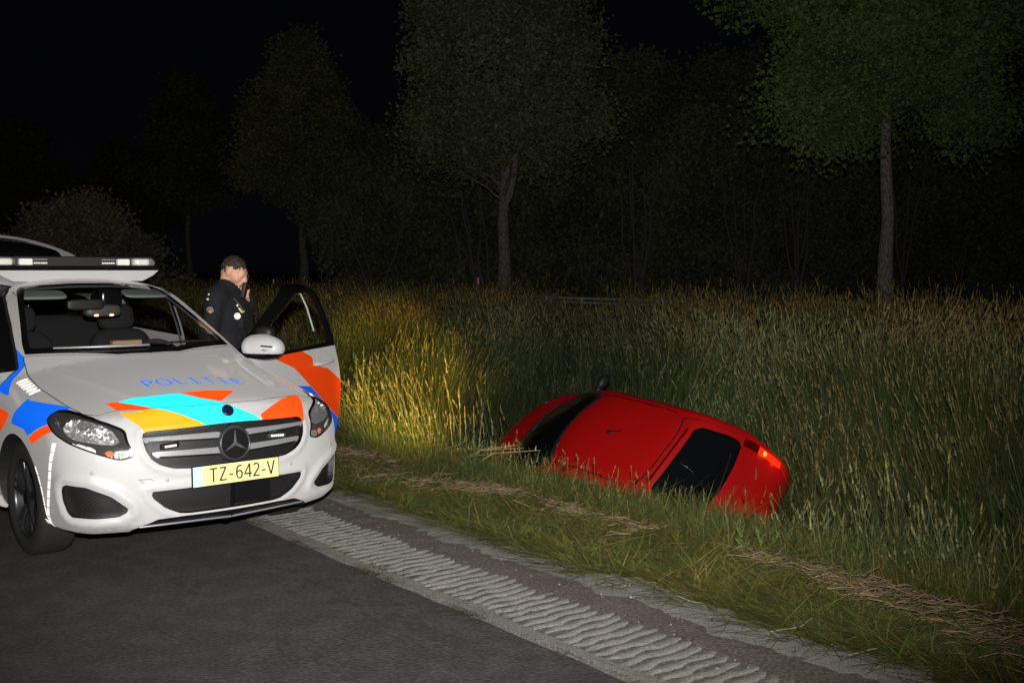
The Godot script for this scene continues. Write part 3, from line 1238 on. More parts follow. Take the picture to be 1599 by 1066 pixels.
	for k in 7:
		var a0 := deg_to_rad(-22.0 + 8.5 * k)
		var a1 := a0 + deg_to_rad(7.7)
		var o := Msh.new()
		for q in [[a0, .369], [a0, .384], [a1, .384], [a1, .369]]:
			var z: float = -0.87 + cos(q[0]) * q[1]
			var y: float = 0.317 + sin(q[0]) * q[1]
			var x := -0.95
			for i in 30:
				x += sh.f(Vector3(x, y, z)) * 0.8
			o.v.append(Vector3(x - 0.002, y, z))
			o.n.append(Vector3(-0.6, 0.1, 0.8).normalized())
		o.i.append_array(PackedInt32Array([0, 1, 2, 0, 2, 3]))
		put(o, "reflective_tape", p.tape, car)
	# an underside closes the shell
	put(join([body, right]), "body", p.white, car)
	put(brick(Vector3(0, 0.215, -2.2), Vector3(0.70, 0.02, 1.9)), "underbody", p.dark, car)
	gaps.append(mirror(door_gap))
	for g: Msh in gaps.slice(0, 2):
		gaps.append(mirror(g))
	put(join(gaps), "panel_gap", p.dark, car)

	# headlamps
	for sd in 2:
		var hl := Node3D.new()
		add(hl, "headlight", car)
		var lm := lamp if sd == 0 else mirror(lamp)
		var sgx := 1.0 if sd == 0 else -1.0
		var fl := func(l: Array) -> PackedVector2Array:
			var o := poly(l)
			for k in o.size():
				o[k].x *= sgx
			return o
		put(join([shift(lm, -0.075), rim(lm, 0.075)]), "lamp_housing", p.black, hl)
		var bowl_line: PackedVector2Array = fl.call([.862, .785, .858, .812, .803, .815, .734, .806, .659, .783, .609, .754, .570, .702, .592, .685, .646, .690, .709, .704, .768, .712, .815, .737])
		var c := carve(lm, "nose", bowl_line)
		var bowl: Msh = c[0]
		for k in bowl.v.size():
			var e := clampf(-sdf(bowl_line, view("nose", bowl.v[k])) / 0.045, 0.0, 1.0)
			bowl.v[k] -= bowl.n[k] * (0.018 + 0.045 * sqrt(e))
		put(facet(bowl, 0.4), "reflector", mt("lamp_reflector", Color(0.95, 0.95, 0.97), 0.42, 1.0), hl)
		c = carve(lm, "nose", fl.call([.792, .704, .746, .695, .684, .677, .660, .657, .662, .646, .731, .673, .787, .694]))
		put(facet(shift(c[0], -0.022), 0.2), "running_light", mt("clear_lens_white", Color(0.75, 0.76, 0.76), 0.25), hl)
		c = carve(lm, "nose", fl.call([.630, .656, .592, .654, .592, .614, .626, .634]))
		put(facet(shift(c[0], -0.020), 0.3), "indicator", mt("indicator_amber", Color(0.75, 0.16, 0.03), 0.2), hl)
		c = carve(lm, "nose", fl.call([.588, .652, .521, .649, .510, .627, .555, .611, .588, .612]))
		put(facet(shift(c[0], -0.022), 0.15), "indicator_reflector", mt("grey_reflector", Color(0.32, 0.29, 0.29), 0.3, 0.4), hl)
		var lens := mt("headlight_lens", Color(1, 1, 1), 0.03)
		lens.transparency = BaseMaterial3D.TRANSPARENCY_ALPHA
		lens.albedo_color.a = 0.04
		c = carve(lm, "nose", fl.call([.975, .792, .983, .814, .976, .826, .925, .828, .833, .820, .731, .804, .642, .779, .578, .753, .560, .738, .544, .694, .512, .631, .520, .620, .555, .611, .588, .617, .654, .644, .723, .673, .791, .700, .854, .732, .918, .766]))
		put(shift(c[1], 0.0), "lens_border", p.black, hl)
		put(c[0], "lens", lens, hl)

	# grille with two bars, ring and star, flashers
	var gr := Node3D.new()
	add(gr, "grille", car)
	var gm := both(grille)
	put(shift(gm, -0.045), "grille_mesh", p.net, gr)
	put(rim(gm, 0.045), "grille_frame", p.black, gr)
	for sgx in [1.0, -1.0]:
		for l in [[.07, .716, .07, .676, .46, .686, .480, .713], [.07, .634, .07, .594, .407, .604, .440, .637]]:
			var o := poly(l)
			for k in o.size():
				o[k].x *= sgx
			var c := carve(gm, "nose", o)
			put(join([shift(c[0], -0.006), moved(rim(c[0], 0.03), Transform3D(Basis(), Vector3(0, 0, -0.006)))]), "grille_bar", p.satin, gr)
			var line := []
			var fat := []
			for k in 9:
				var t := k / 8.0
				var gp := on_nose(sh, sgx * lerpf(0.085, l[4] - 0.012, t), lerpf(l[3], l[5], t) + 0.004)
				line.append(gp[0] - gp[1] * 0.001)
				fat.append(0.0045)
			put(tube(line, fat, 6), "chrome_strip", p.chrome, gr)
	var star := Node3D.new()
	add(star, "emblem", gr)
	star.position = Vector3(0.006, 0.644, 0.004)
	star.rotation.x = -0.10
	put(lathe([[-0.03, 0.10], [0.0, 0.098], [0.012, 0.090], [0.014, 0.084], [0.006, 0.082]], 40, 2), "emblem_ring", mt("dark_ring", Color(0.10, 0.10, 0.11), 0.3, 0.6), star)
	put(lathe([[0.006, 0.083], [0.010, 0.06], [0.013, 0.0]], 40, 2), "emblem_disc", mt("emblem_black", Color(0.012, 0.012, 0.013), 0.1), star)
	var st := []
	for k in 3:
		var a := PI / 2 + TAU * k / 3
		var tip := Vector3(cos(a), sin(a), 0) * 0.080 + Vector3(0, 0, 0.014)
		var l0 := Vector3(cos(a + 1.05), sin(a + 1.05), 0) * 0.012 + Vector3(0, 0, 0.012)
		var r0 := Vector3(cos(a - 1.05), sin(a - 1.05), 0) * 0.012 + Vector3(0, 0, 0.012)
		var md := Vector3(0, 0, 0.024)
		var o := Msh.new()
		for tr in [[l0, tip, md], [md, tip, r0]]:
			var nn: Vector3 = (tr[1] - tr[0]).cross(tr[2] - tr[0]).normalized()
			if nn.z < 0: nn = -nn
			for q in tr:
				o.i.append(o.v.size())
				o.v.append(q)
				o.n.append(nn)
		st.append(o)
	put(join(st), "emblem_star", mt("emblem_steel", Color(0.22, 0.22, 0.24), 0.3, 0.6), star)
	for q in [Vector3(-.345, .660, -.036), Vector3(.290, .655, -.026)]:
		var b := Basis(Vector3.UP, -0.22 * signf(-q.x) * -1.0)
		put(brick(q + Vector3(0, 0, -0.016), Vector3(0.055, 0.014, 0.012), b), "flasher", p.trim, gr)
		for k in 6:
			put(brick(q + b * Vector3(-0.032 + 0.0128 * k, 0, -0.003), Vector3(0.0048, 0.006, 0.003), b), "flasher_lens", p.tape, gr)
	put(join([shift(both(intake), -0.05)]), "lower_intake", p.net, car)
	put(rim(both(intake), 0.05), "intake_frame", p.trim, car)
	put(moved(brick(Vector3(0.13, 0.365, -0.035), Vector3(0.11, 0.055, 0.006)), Transform3D()), "radar_panel", p.black, car)
	for m: Msh in [scoop, mirror(scoop)]:
		put(shift(m, -0.035), "side_intake", p.net, car)
		put(rim(m, 0.035), "side_intake_frame", p.trim, car)
	put(shift(both(lip), -0.012), "splitter", p.black, car)
	put(rim(both(lip), 0.012), "splitter_edge", p.trim, car)
	var trim_line := []
	var trim_fat := []
	for k in 25:
		var u := lerpf(-.50, .50, k / 24.0)
		var gp := on_nose(sh, u, .232 + 0.008 * sin(absf(u) * 6.0))
		trim_line.append(gp[0] - gp[1] * 0.006)
		trim_fat.append(0.006)
	put(tube(trim_line, trim_fat, 6), "splitter_trim", p.satin, car)
	# parking sensors and tow-eye flap
	for q in [-.678, -.36, .36, .678]:
		var gp := on_nose(sh, q, 0.545 if absf(q) > 0.5 else 0.485)
		var turn := Basis.looking_at(-gp[1])
		put(moved(lathe([[0.0, 0.0125], [0.0025, 0.0115], [0.0025, 0.0]], 16, 2), Transform3D(turn, gp[0])), "parking_sensor", mt("sensor_white", Color(0.40, 0.40, 0.40), 0.5), car)
	var flap := []
	var flap_fat := []
	for q in [[-.487, .498], [-.435, .497], [-.395, .462], [-.44, .452], [-.487, .498]]:
		var gp := on_nose(sh, q[0], q[1])
		flap.append(gp[0] + gp[1] * 0.0)
		flap_fat.append(0.0016)
	put(tube(flap, flap_fat, 4), "tow_eye_flap", mt("seam_grey", Color(0.12, 0.12, 0.12), 0.7), car)
	# number plate
	var pl := Node3D.new()
	add(pl, "number_plate", car)
	pl.position = Vector3(0, 0.492, 0.03)
	pl.rotation.x = -0.03
	put(brick(Vector3.ZERO, Vector3(0.262, 0.057, 0.006)), "plate_frame", p.black, pl)
	put(brick(Vector3(0.027, 0, 0.006), Vector3(0.230, 0.0525, 0.002)), "plate_sheet", mt("plate_yellow", Color(1.0, 0.82, 0.34), 0.5), pl)
	put(brick(Vector3(-0.2305, 0, 0.006), Vector3(0.0265, 0.0525, 0.002)), "country_band", mt("plate_pale_blue", Color(0.55, 0.93, 1.0), 0.5), pl)
	var chars := "TZ-642-V"
	var at_x := [-.142, -.085, -.036, .012, .066, .118, .162, .208]
	for k in 8:
		var l := lettering(chars[k], 0.074, 0.004)
		put(moved(l, Transform3D(Basis.from_scale(Vector3(0.86, 1.0, 1.0)), Vector3(at_x[k], 0.0, 0.010))), "plate_letter", mt("plate_ink", Color(0.035, 0.012, 0.004), 0.6), pl)

	# windscreen with its dark border, wipers
	var ws := both(screen)
	var inner := carve(screen, "hood", poly([-.05, 2.235, .2, 2.255, .45, 2.40, .628, 2.51, .612, 2.65, .565, 2.92, .508, 3.25, .462, 3.46, .42, 3.535, .25, 3.485, -.05, 3.45]))
	put(both(inner[0]), "windscreen", p.glass, car)
	put(both(inner[1]), "windscreen_border", p.black, car)
	for w in [[-0.52, 0.02, 0.0], [0.05, 0.55, 0.02]]:
		var pts := []
		for k in 7:
			var t := k / 6.0
			var gp := on_lid(sh, lerpf(w[0], w[1], t), 2.255 + 0.55 * pow(lerpf(w[0], w[1], t), 2.0) + w[2])
			pts.append(gp[0] + gp[1] * 0.014)
		put(tube(pts, [0.006, 0.007, 0.008, 0.009, 0.009, 0.008, 0.006], 6), "wiper", p.satin if w[0] < 0 else p.trim, car)
	# side glass
	for sd in 2:
		var u := upper if sd == 0 else mirror(upper)
		var holder: Node3D = car
		var pane_line := poly([-1.40, .99, -1.47, 1.065, -1.75, 1.225, -1.985, 1.338, -2.125, 1.405, -2.22, 1.43, -2.325, 1.436, -2.345, 1.30, -2.36, 1.035, -1.9, 1.01])
		var c := carve(u, "side", pane_line)
		if sd == 0:
			driver_door(car, door, c[0], c[1], p)
		else:
			var dr := Node3D.new()
			add(dr, "door", car)
			put(mirror(door), "door_skin", p.white, dr)
			put(c[0], "window_pane", p.glass, dr)
			put(c[1], "window_frame", p.black, dr)
			put(door_handle(-0.893), "door_handle", p.white, dr)
			put(mirror(wing_mirror()[0]), "wing_mirror", p.white, dr)
			put(mirror(wing_mirror()[1]), "mirror_foot", p.black, dr)
	for m: Msh in [rear_upper, mirror(rear_upper)]:
		var c := carve(m, "side", poly([-2.49, 1.11, -2.46, 1.30, -2.44, 1.42, -3.0, 1.42, -3.26, 1.34, -3.34, 1.15, -3.0, 1.13]))
		put(c[0], "rear_window_pane", p.glass, car)
		put(c[1], "rear_window_frame", p.black, car)
	put(rear_door, "rear_door", p.white, car)
	put(mirror(rear_door), "rear_door", p.white, car)
	put(both(quarter), "quarter_window", p.black, car)
	# cabin lining: the roof and pillars seen from within
	put(shift(both(roof_cut[0]), -0.03, true), "cabin_lining", p.lining, car)
	cabin(car, p)
	# tailgate, swung up
	var tg := Node3D.new()
	add(tg, "tailgate", car)
	var hinge := Vector3(0, 1.49, -3.83)
	tg.transform = Transform3D(Basis(), hinge) * Transform3D(Basis(Vector3.RIGHT, deg_to_rad(80.0)), Vector3.ZERO) * Transform3D(Basis(), -hinge)
	var gw := carve(gate, "front", poly([-.53, 1.02, -.50, 1.36, -.3, 1.40, .3, 1.40, .50, 1.36, .53, 1.02, .3, .99, -.3, .99]), 0.0, Vector3(-9, 0, -9), Vector3(9, 9, -4.0))
	put(gw[1], "tailgate_skin", p.white, tg)
	put(gw[0], "rear_window", p.black, tg)
	put(rim(gate, 0.05), "tailgate_edge", p.white, tg)
	put(shift(gate, -0.05, true), "tailgate_lining", p.trim, tg)
	put(brick(Vector3(0, 0.80, -4.27), Vector3(0.16, 0.012, 0.02)), "tailgate_handle", p.chrome, tg)
	for sgx in [-1.0, 1.0]:
		put(pillow(Vector3(sgx * 0.72, 0.92, -4.05), Vector3(0.10, 0.10, 0.14), 0.6), "tail_light", mt("tail_red", Color(0.35, 0.01, 0.008), 0.2), car)
	# light bar
	light_bar(car, p)
	for wz in [-0.87, -3.565]:
		wheel(car, Vector3(-0.752, 0.317, wz), 0.317, p, -1.0)
		wheel(car, Vector3(0.752, 0.317, wz), 0.317, p, 1.0)
	put(tube([Vector3(-0.83, 0.24, -1.28), Vector3(-0.83, 0.24, -3.15)], [0.045, 0.045], 8), "sill", p.white, car)
	put(tube([Vector3(0.80, 0.26, -1.28), Vector3(0.80, 0.26, -3.15)], [0.06, 0.06], 8), "sill", p.white, car)


func prisms(m: Msh, lean: Vector3) -> Msh:
	# reflective film: its fine prisms are tilted towards the traffic ahead of the car
	var o := Msh.new()
	o.v = m.v
	o.i = m.i
	for q in m.n:
		o.n.append((q + lean).normalized())
	return o


func tape_piece(sh: Shell, car: Node3D, p: Dictionary, q: Array) -> void:
	# a short strip of reflective film stuck on the nose
	var o := Msh.new()
	for j in 4:
		for i in 3:
			var a := Vector2(q[0], q[1]).lerp(Vector2(q[2], q[3]), i / 2.0)
			var b := Vector2(q[6], q[7]).lerp(Vector2(q[4], q[5]), i / 2.0)
			var w := a.lerp(b, j / 3.0)
			var gp := on_nose(sh, w.x, w.y)
			o.v.append(gp[0] + gp[1] * 0.002)
			o.n.append((gp[1] + Vector3(-0.6, 0.2, 1.2)).normalized())
	for j in 3:
		for i in 2:
			var k := j * 3 + i
			o.i.append_array(PackedInt32Array([k, k + 1, k + 4, k, k + 4, k + 3]))
	put(o, "reflective_tape", p.tape, car)


func on_nose(sh: Shell, u: float, y: float) -> Array:
	# the point of the shell at the angle u round the nose and the height y, and its normal
	var d := Vector3(sin(u / 0.8), 0, cos(u / 0.8))
	var q := Vector3(0, y, -0.8) + d * 1.6
	for k in 50:
		var e: float = sh.f(q)
		q -= d * e * 0.8
		if absf(e) < 0.0003:
			break
	var n := Vector3(sh.f(q + Vector3(.004, 0, 0)) - sh.f(q - Vector3(.004, 0, 0)), sh.f(q + Vector3(0, .004, 0)) - sh.f(q - Vector3(0, .004, 0)), sh.f(q + Vector3(0, 0, .004)) - sh.f(q - Vector3(0, 0, .004)))
	return [q, n.normalized()]


func on_lid(sh: Shell, x: float, v: float) -> Array:
	# the point of the shell at width x with y - z = v, and its normal
	var lo := 0.0
	var hi := 1.6
	# walk in along the direction (0, -1, -1)
	var q := Vector3(x, 1.9, 1.9 - v)
	var d := Vector3(0, -1, -1) / sqrt(2.0)
	for k in 40:
		var e: float = sh.f(q)
		q += d * e * 0.8
		if absf(e) < 0.0005:
			break
	var n := Vector3(sh.f(q + Vector3(.004, 0, 0)) - sh.f(q - Vector3(.004, 0, 0)), sh.f(q + Vector3(0, .004, 0)) - sh.f(q - Vector3(0, .004, 0)), sh.f(q + Vector3(0, 0, .004)) - sh.f(q - Vector3(0, 0, .004)))
	return [q, n.normalized()]


func door_handle(x: float) -> Msh:
	var s := signf(x)
	return join([tube([Vector3(x + s * 0.005, .882, -2.06), Vector3(x + s * 0.035, .884, -2.09), Vector3(x + s * 0.035, .900, -2.27), Vector3(x + s * 0.005, .905, -2.31)], [0.014, 0.017, 0.016, 0.013], 8)])


func wing_mirror() -> Array:
	var sh := Flesh.new()
	sh.k = 0.03
	sh.ball(Vector3(1.005, 1.065, -1.43), Vector3(0.14, 0.085, 0.08))
	sh.cap(Vector3(0.93, 1.06, -1.42), Vector3(1.10, 1.055, -1.44), 0.075, 0.062, Vector3(1, 1, 0.9))
	var cap := nets(sh.f, Vector3(0.82, 0.95, -1.55), Vector3(1.2, 1.18, -1.32), 0.011)
	var c := carve(cap, "front", poly([.8, .9, 1.2, .9, 1.2, 1.022, .8, 1.022]))
	return [c[1], join([c[0], pillow(Vector3(0.885, 1.01, -1.40), Vector3(0.06, 0.02, 0.035), 0.5)])]


func driver_door(car: Node3D, skin: Msh, pane: Msh, frame: Msh, p: Dictionary) -> void:
	var dr := Node3D.new()
	add(dr, "door", car)
	tag(dr, "driver door standing open with orange and blue stripe")
	var hinge := Vector3(0.82, 0, -1.34)
	dr.transform = Transform3D(Basis(), hinge) * Transform3D(Basis(Vector3.UP, deg_to_rad(-64.0)), Vector3.ZERO) * Transform3D(Basis(), -hinge)
	var whole := skin
	var bands := [
		["orange", [-1.586, .957, -1.61, 1.02, -1.94, 1.02, -1.95, .985, -2.073, .931, -2.05, .875, -2.252, .839, -2.5, .69, -2.5, .38, -2.372, .46, -1.998, .728, -1.799, .878]],
		["blue", [-1.45, .745, -1.783, .747, -1.996, .727, -2.372, .458, -2.5, .375, -2.5, .25, -2.31, .262, -2.235, .488, -1.9, .60, -1.45, .63]],
	]
	for b in bands:
		var c := carve(skin, "side", poly(b[1]))
		skin = c[1]
		if c[0].i.size():
			put(c[0], "livery_stripe", p[b[0]], dr)
	put(skin, "door_skin", p.white, dr)
	put(pane, "window_pane", p.glass, dr)
	put(frame, "window_frame", p.black, dr)
	put(join([shift(whole, -0.055, true), rim(whole, 0.055)]), "inner_panel", p.trim, dr)
	put(join([shift(frame, -0.035, true), rim(frame, 0.035)]), "inner_frame", p.black, dr)
	put(door_handle(0.888), "door_handle", p.white, dr)
	put(tube([Vector3(0.70, 1.11, -2.35), Vector3(0.655, 1.29, -2.325), Vector3(0.615, 1.395, -2.30), Vector3(0.61, 1.405, -2.25)], [0.007, 0.008, 0.007, 0.006], 6), "seal_glint", mt("pale_seal_glint", Color(0.5, 0.55, 0.5), 0.5), dr)  # painted reflection: a pale tube for the bright line along the seal
	var wm := wing_mirror()
	var cap := moved(wm[0], Transform3D(Basis(), Vector3(-0.075, -0.005, 0.085)))
	var foot := moved(wm[1], Transform3D(Basis(), Vector3(-0.075, -0.005, 0.085)))
	put(cap, "wing_mirror", p.white, dr)
	put(foot, "mirror_foot", p.black, dr)
	put(tube([Vector3(0.925, 1.072, -1.268), Vector3(0.985, 1.070, -1.268), Vector3(1.04, 1.066, -1.287), Vector3(1.07, 1.06, -1.315)], [0.004, 0.006, 0.007, 0.004], 6), "mirror_slot", p.black, dr)
	put(tube([Vector3(0.905, 1.045, -1.27), Vector3(0.985, 1.043, -1.268), Vector3(1.04, 1.043, -1.287)], [0.003, 0.004, 0.003], 6), "mirror_slot", p.black, dr)
	put(pillow(Vector3(0.90, 1.15, -1.42), Vector3(0.07, 0.045, 0.05), 0.75), "mirror_pod", p.trim, dr)


func light_bar(car: Node3D, p: Dictionary) -> void:
	var lb := Node3D.new()
	add(lb, "light_bar", car)
	var z := -2.43
	var clear := mt("clear_dome", Color(0.95, 0.95, 0.95), 0.1)
	var bright := mt("white_module", Color(0.93, 0.93, 0.90), 0.35)
	var bed := PackedVector2Array([Vector2(-.53, 1.538), Vector2(-.575, 1.575), Vector2(.575, 1.575), Vector2(.53, 1.538), Vector2(.45, 1.50), Vector2(-.45, 1.50)])
	put(moved(slab(bed, 0.30), Transform3D(Basis(), Vector3(0, 0, z + 0.17))), "bar_base", p.white, lb)
	put(brick(Vector3(0, 1.588, z), Vector3(0.575, 0.014, 0.135)), "bar_tray", p.black, lb)
	put(brick(Vector3(0, 1.637, z - 0.03), Vector3(0.42, 0.036, 0.09)), "bar_housing", p.trim, lb)
	for sgx in [-1.0, 1.0]:
		var dome := pillow(Vector3(sgx * 0.50, 1.637, z), Vector3(0.092, 0.034, 0.12), 0.45)
		for k in dome.v.size():
			var d := dome.v[k]
			if d.y > 1.637:
				dome.v[k].x -= sgx * maxf(0.0, sgx * d.x - 0.52) * 0.5 * (d.y - 1.637) / 0.034
		put(facet(pillow(Vector3(sgx * 0.487, 1.634, z), Vector3(0.062, 0.026, 0.10), 0.4), 0.12), "beacon_reflector", bright, lb)
		var lens := mt("beacon_lens", Color(1, 1, 1), 0.05)
		lens.transparency = BaseMaterial3D.TRANSPARENCY_ALPHA
		lens.albedo_color.a = 0.15
		put(dome, "beacon_dome", lens, lb)
		put(brick(Vector3(sgx * 0.345, 1.634, z + 0.075), Vector3(0.045, 0.022, 0.02)), "work_light", bright, lb)
		for r in 2:
			for k in 6:
				put(brick(Vector3(sgx * (0.20 + 0.016 * k), 1.626 + 0.024 * r, z + 0.065), Vector3(0.006, 0.006, 0.006)), "led", bright if r == 0 else p.satin, lb)


func cabin(car: Node3D, p: Dictionary) -> void:
	var cb := Node3D.new()
	add(cb, "cabin", car)
	put(brick(Vector3(0, 0.45, -2.5), Vector3(0.68, 0.03, 1.35)), "cabin_floor", p.dark, cb)
	put(pillow(Vector3(0, 0.88, -1.42), Vector3(0.70, 0.135, 0.27), 0.35), "dashboard", p.dash, cb)
	put(pillow(Vector3(0.36, 1.0, -1.52), Vector3(0.17, 0.045, 0.10), 0.6), "instrument_hood", p.dash, cb)
	var wheel_pts := []
	var rr := []
	var tilt := Basis(Vector3.RIGHT, -0.45)
	for k in 25:
		wheel_pts.append(Vector3(0.36, 0.93, -1.78) + tilt * Vector3(cos(TAU * k / 24) * 0.18, sin(TAU * k / 24) * 0.18, 0))
		rr.append(0.016)
	put(tube(wheel_pts, rr, 8, false), "steering_wheel", mt("steering_leather", Color(0.03, 0.024, 0.02), 0.5), cb)
	put(pillow(Vector3(0.36, 0.93, -1.77), Vector3(0.13, 0.05, 0.02), 0.6, tilt), "steering_hub", p.dash, cb)
	for sx in [-0.36, 0.36]:
		put(pillow(Vector3(sx, 0.80, -2.42), Vector3(0.24, 0.36, 0.09), 0.5, Basis(Vector3.RIGHT, -0.25)), "seat_back", p.seat, cb)
		put(pillow(Vector3(sx, 0.55, -2.15), Vector3(0.25, 0.09, 0.27), 0.5), "seat_cushion", p.seat, cb)
		put(pillow(Vector3(sx, 1.235, -2.56), Vector3(0.135, 0.095, 0.05), 0.55, Basis(Vector3.RIGHT, -0.2)), "headrest", p.seat, cb)
		put(tube([Vector3(sx - 0.05, 1.1, -2.52), Vector3(sx - 0.05, 1.18, -2.545)], [0.007, 0.007], 6), "headrest_post", p.chrome, cb)
		put(tube([Vector3(sx + 0.05, 1.1, -2.52), Vector3(sx + 0.05, 1.18, -2.545)], [0.007, 0.007], 6), "headrest_post", p.chrome, cb)
	put(pillow(Vector3(0, 0.85, -3.3), Vector3(0.58, 0.38, 0.1), 0.4, Basis(Vector3.RIGHT, -0.25)), "rear_bench", p.seat, cb)
	for k in 9:
		put(tube([Vector3(-0.60 + 0.075 * k, 0.95, -3.42), Vector3(-0.60 + 0.075 * k, 1.42, -3.42)], [0.005, 0.005], 5), "partition_bar", p.satin, cb)
	put(tube([Vector3(-0.62, 1.42, -3.42), Vector3(0.6, 1.42, -3.42)], [0.012, 0.012], 6), "partition_rail", p.trim, cb)
	# mirrors and the lamp unit under the roof
	put(pillow(Vector3(-0.11, 1.35, -1.88), Vector3(0.125, 0.036, 0.02), 0.45), "rear_view_mirror", p.trim, cb)
	put(tube([Vector3(-0.03, 1.44, -1.93), Vector3(-0.07, 1.36, -1.89)], [0.012, 0.010], 6), "mirror_stalk", p.black, cb)
	put(pillow(Vector3(0.10, 1.385, -2.02), Vector3(0.085, 0.075, 0.07), 0.5), "roof_console", p.black, cb)
	put(pillow(Vector3(0.035, 1.305, -1.97), Vector3(0.125, 0.042, 0.05), 0.5), "reading_light_unit", mt("unit_grey", Color(0.06, 0.06, 0.06), 0.5), cb)
	for sx in [-0.02, 0.085]:
		var bulb := mt("reading_bulb", Color(1, 0.7, 0.5), 0.5)
		bulb.emission_enabled = true
		bulb.emission = Color(1.0, 0.62, 0.42)
		bulb.emission_energy_multiplier = 3.0
		put(pillow(Vector3(sx, 1.275, -1.925), Vector3(0.016, 0.008, 0.010), 0.8), "reading_lamp", bulb, cb)
		var li := SpotLight3D.new()
		li.light_color = Color(1.0, 0.55, 0.25)
		li.light_energy = 0.5
		li.spot_angle = 52.0
		li.spot_angle_attenuation = 0.6
		li.spot_range = 12.0
		li.spot_attenuation = 2.0
		li.light_size = 0.012
		li.shadow_enabled = true
		add(li, "reading_glow", cb)
		li.position = Vector3(sx, 1.262, -1.925)
		li.rotation = Vector3(deg_to_rad(-75.0), 0, 0)
	for sx in [-0.36, 0.38]:
		put(pillow(Vector3(sx, 1.415, -2.03), Vector3(0.17, 0.012, 0.075), 0.4, Basis(Vector3.RIGHT, 0.3)), "sun_visor", mt("visor_grey", Color(0.20, 0.22, 0.22), 0.8), cb)
	put(brick(Vector3(0.06, 1.085, -1.62), Vector3(0.10, 0.036, 0.03)), "radio_box", mt("tan_box", Color(0.34, 0.22, 0.11), 0.7), cb)
	put(brick(Vector3(0.075, 1.08, -1.588), Vector3(0.042, 0.013, 0.004)), "radio_screen", p.black, cb)
	put(pillow(Vector3(0.60, 1.07, -1.56), Vector3(0.028, 0.028, 0.02), 0.8), "pillar_speaker", p.black, cb)


# ---------------------------------------------------------------- the red car in the ditch

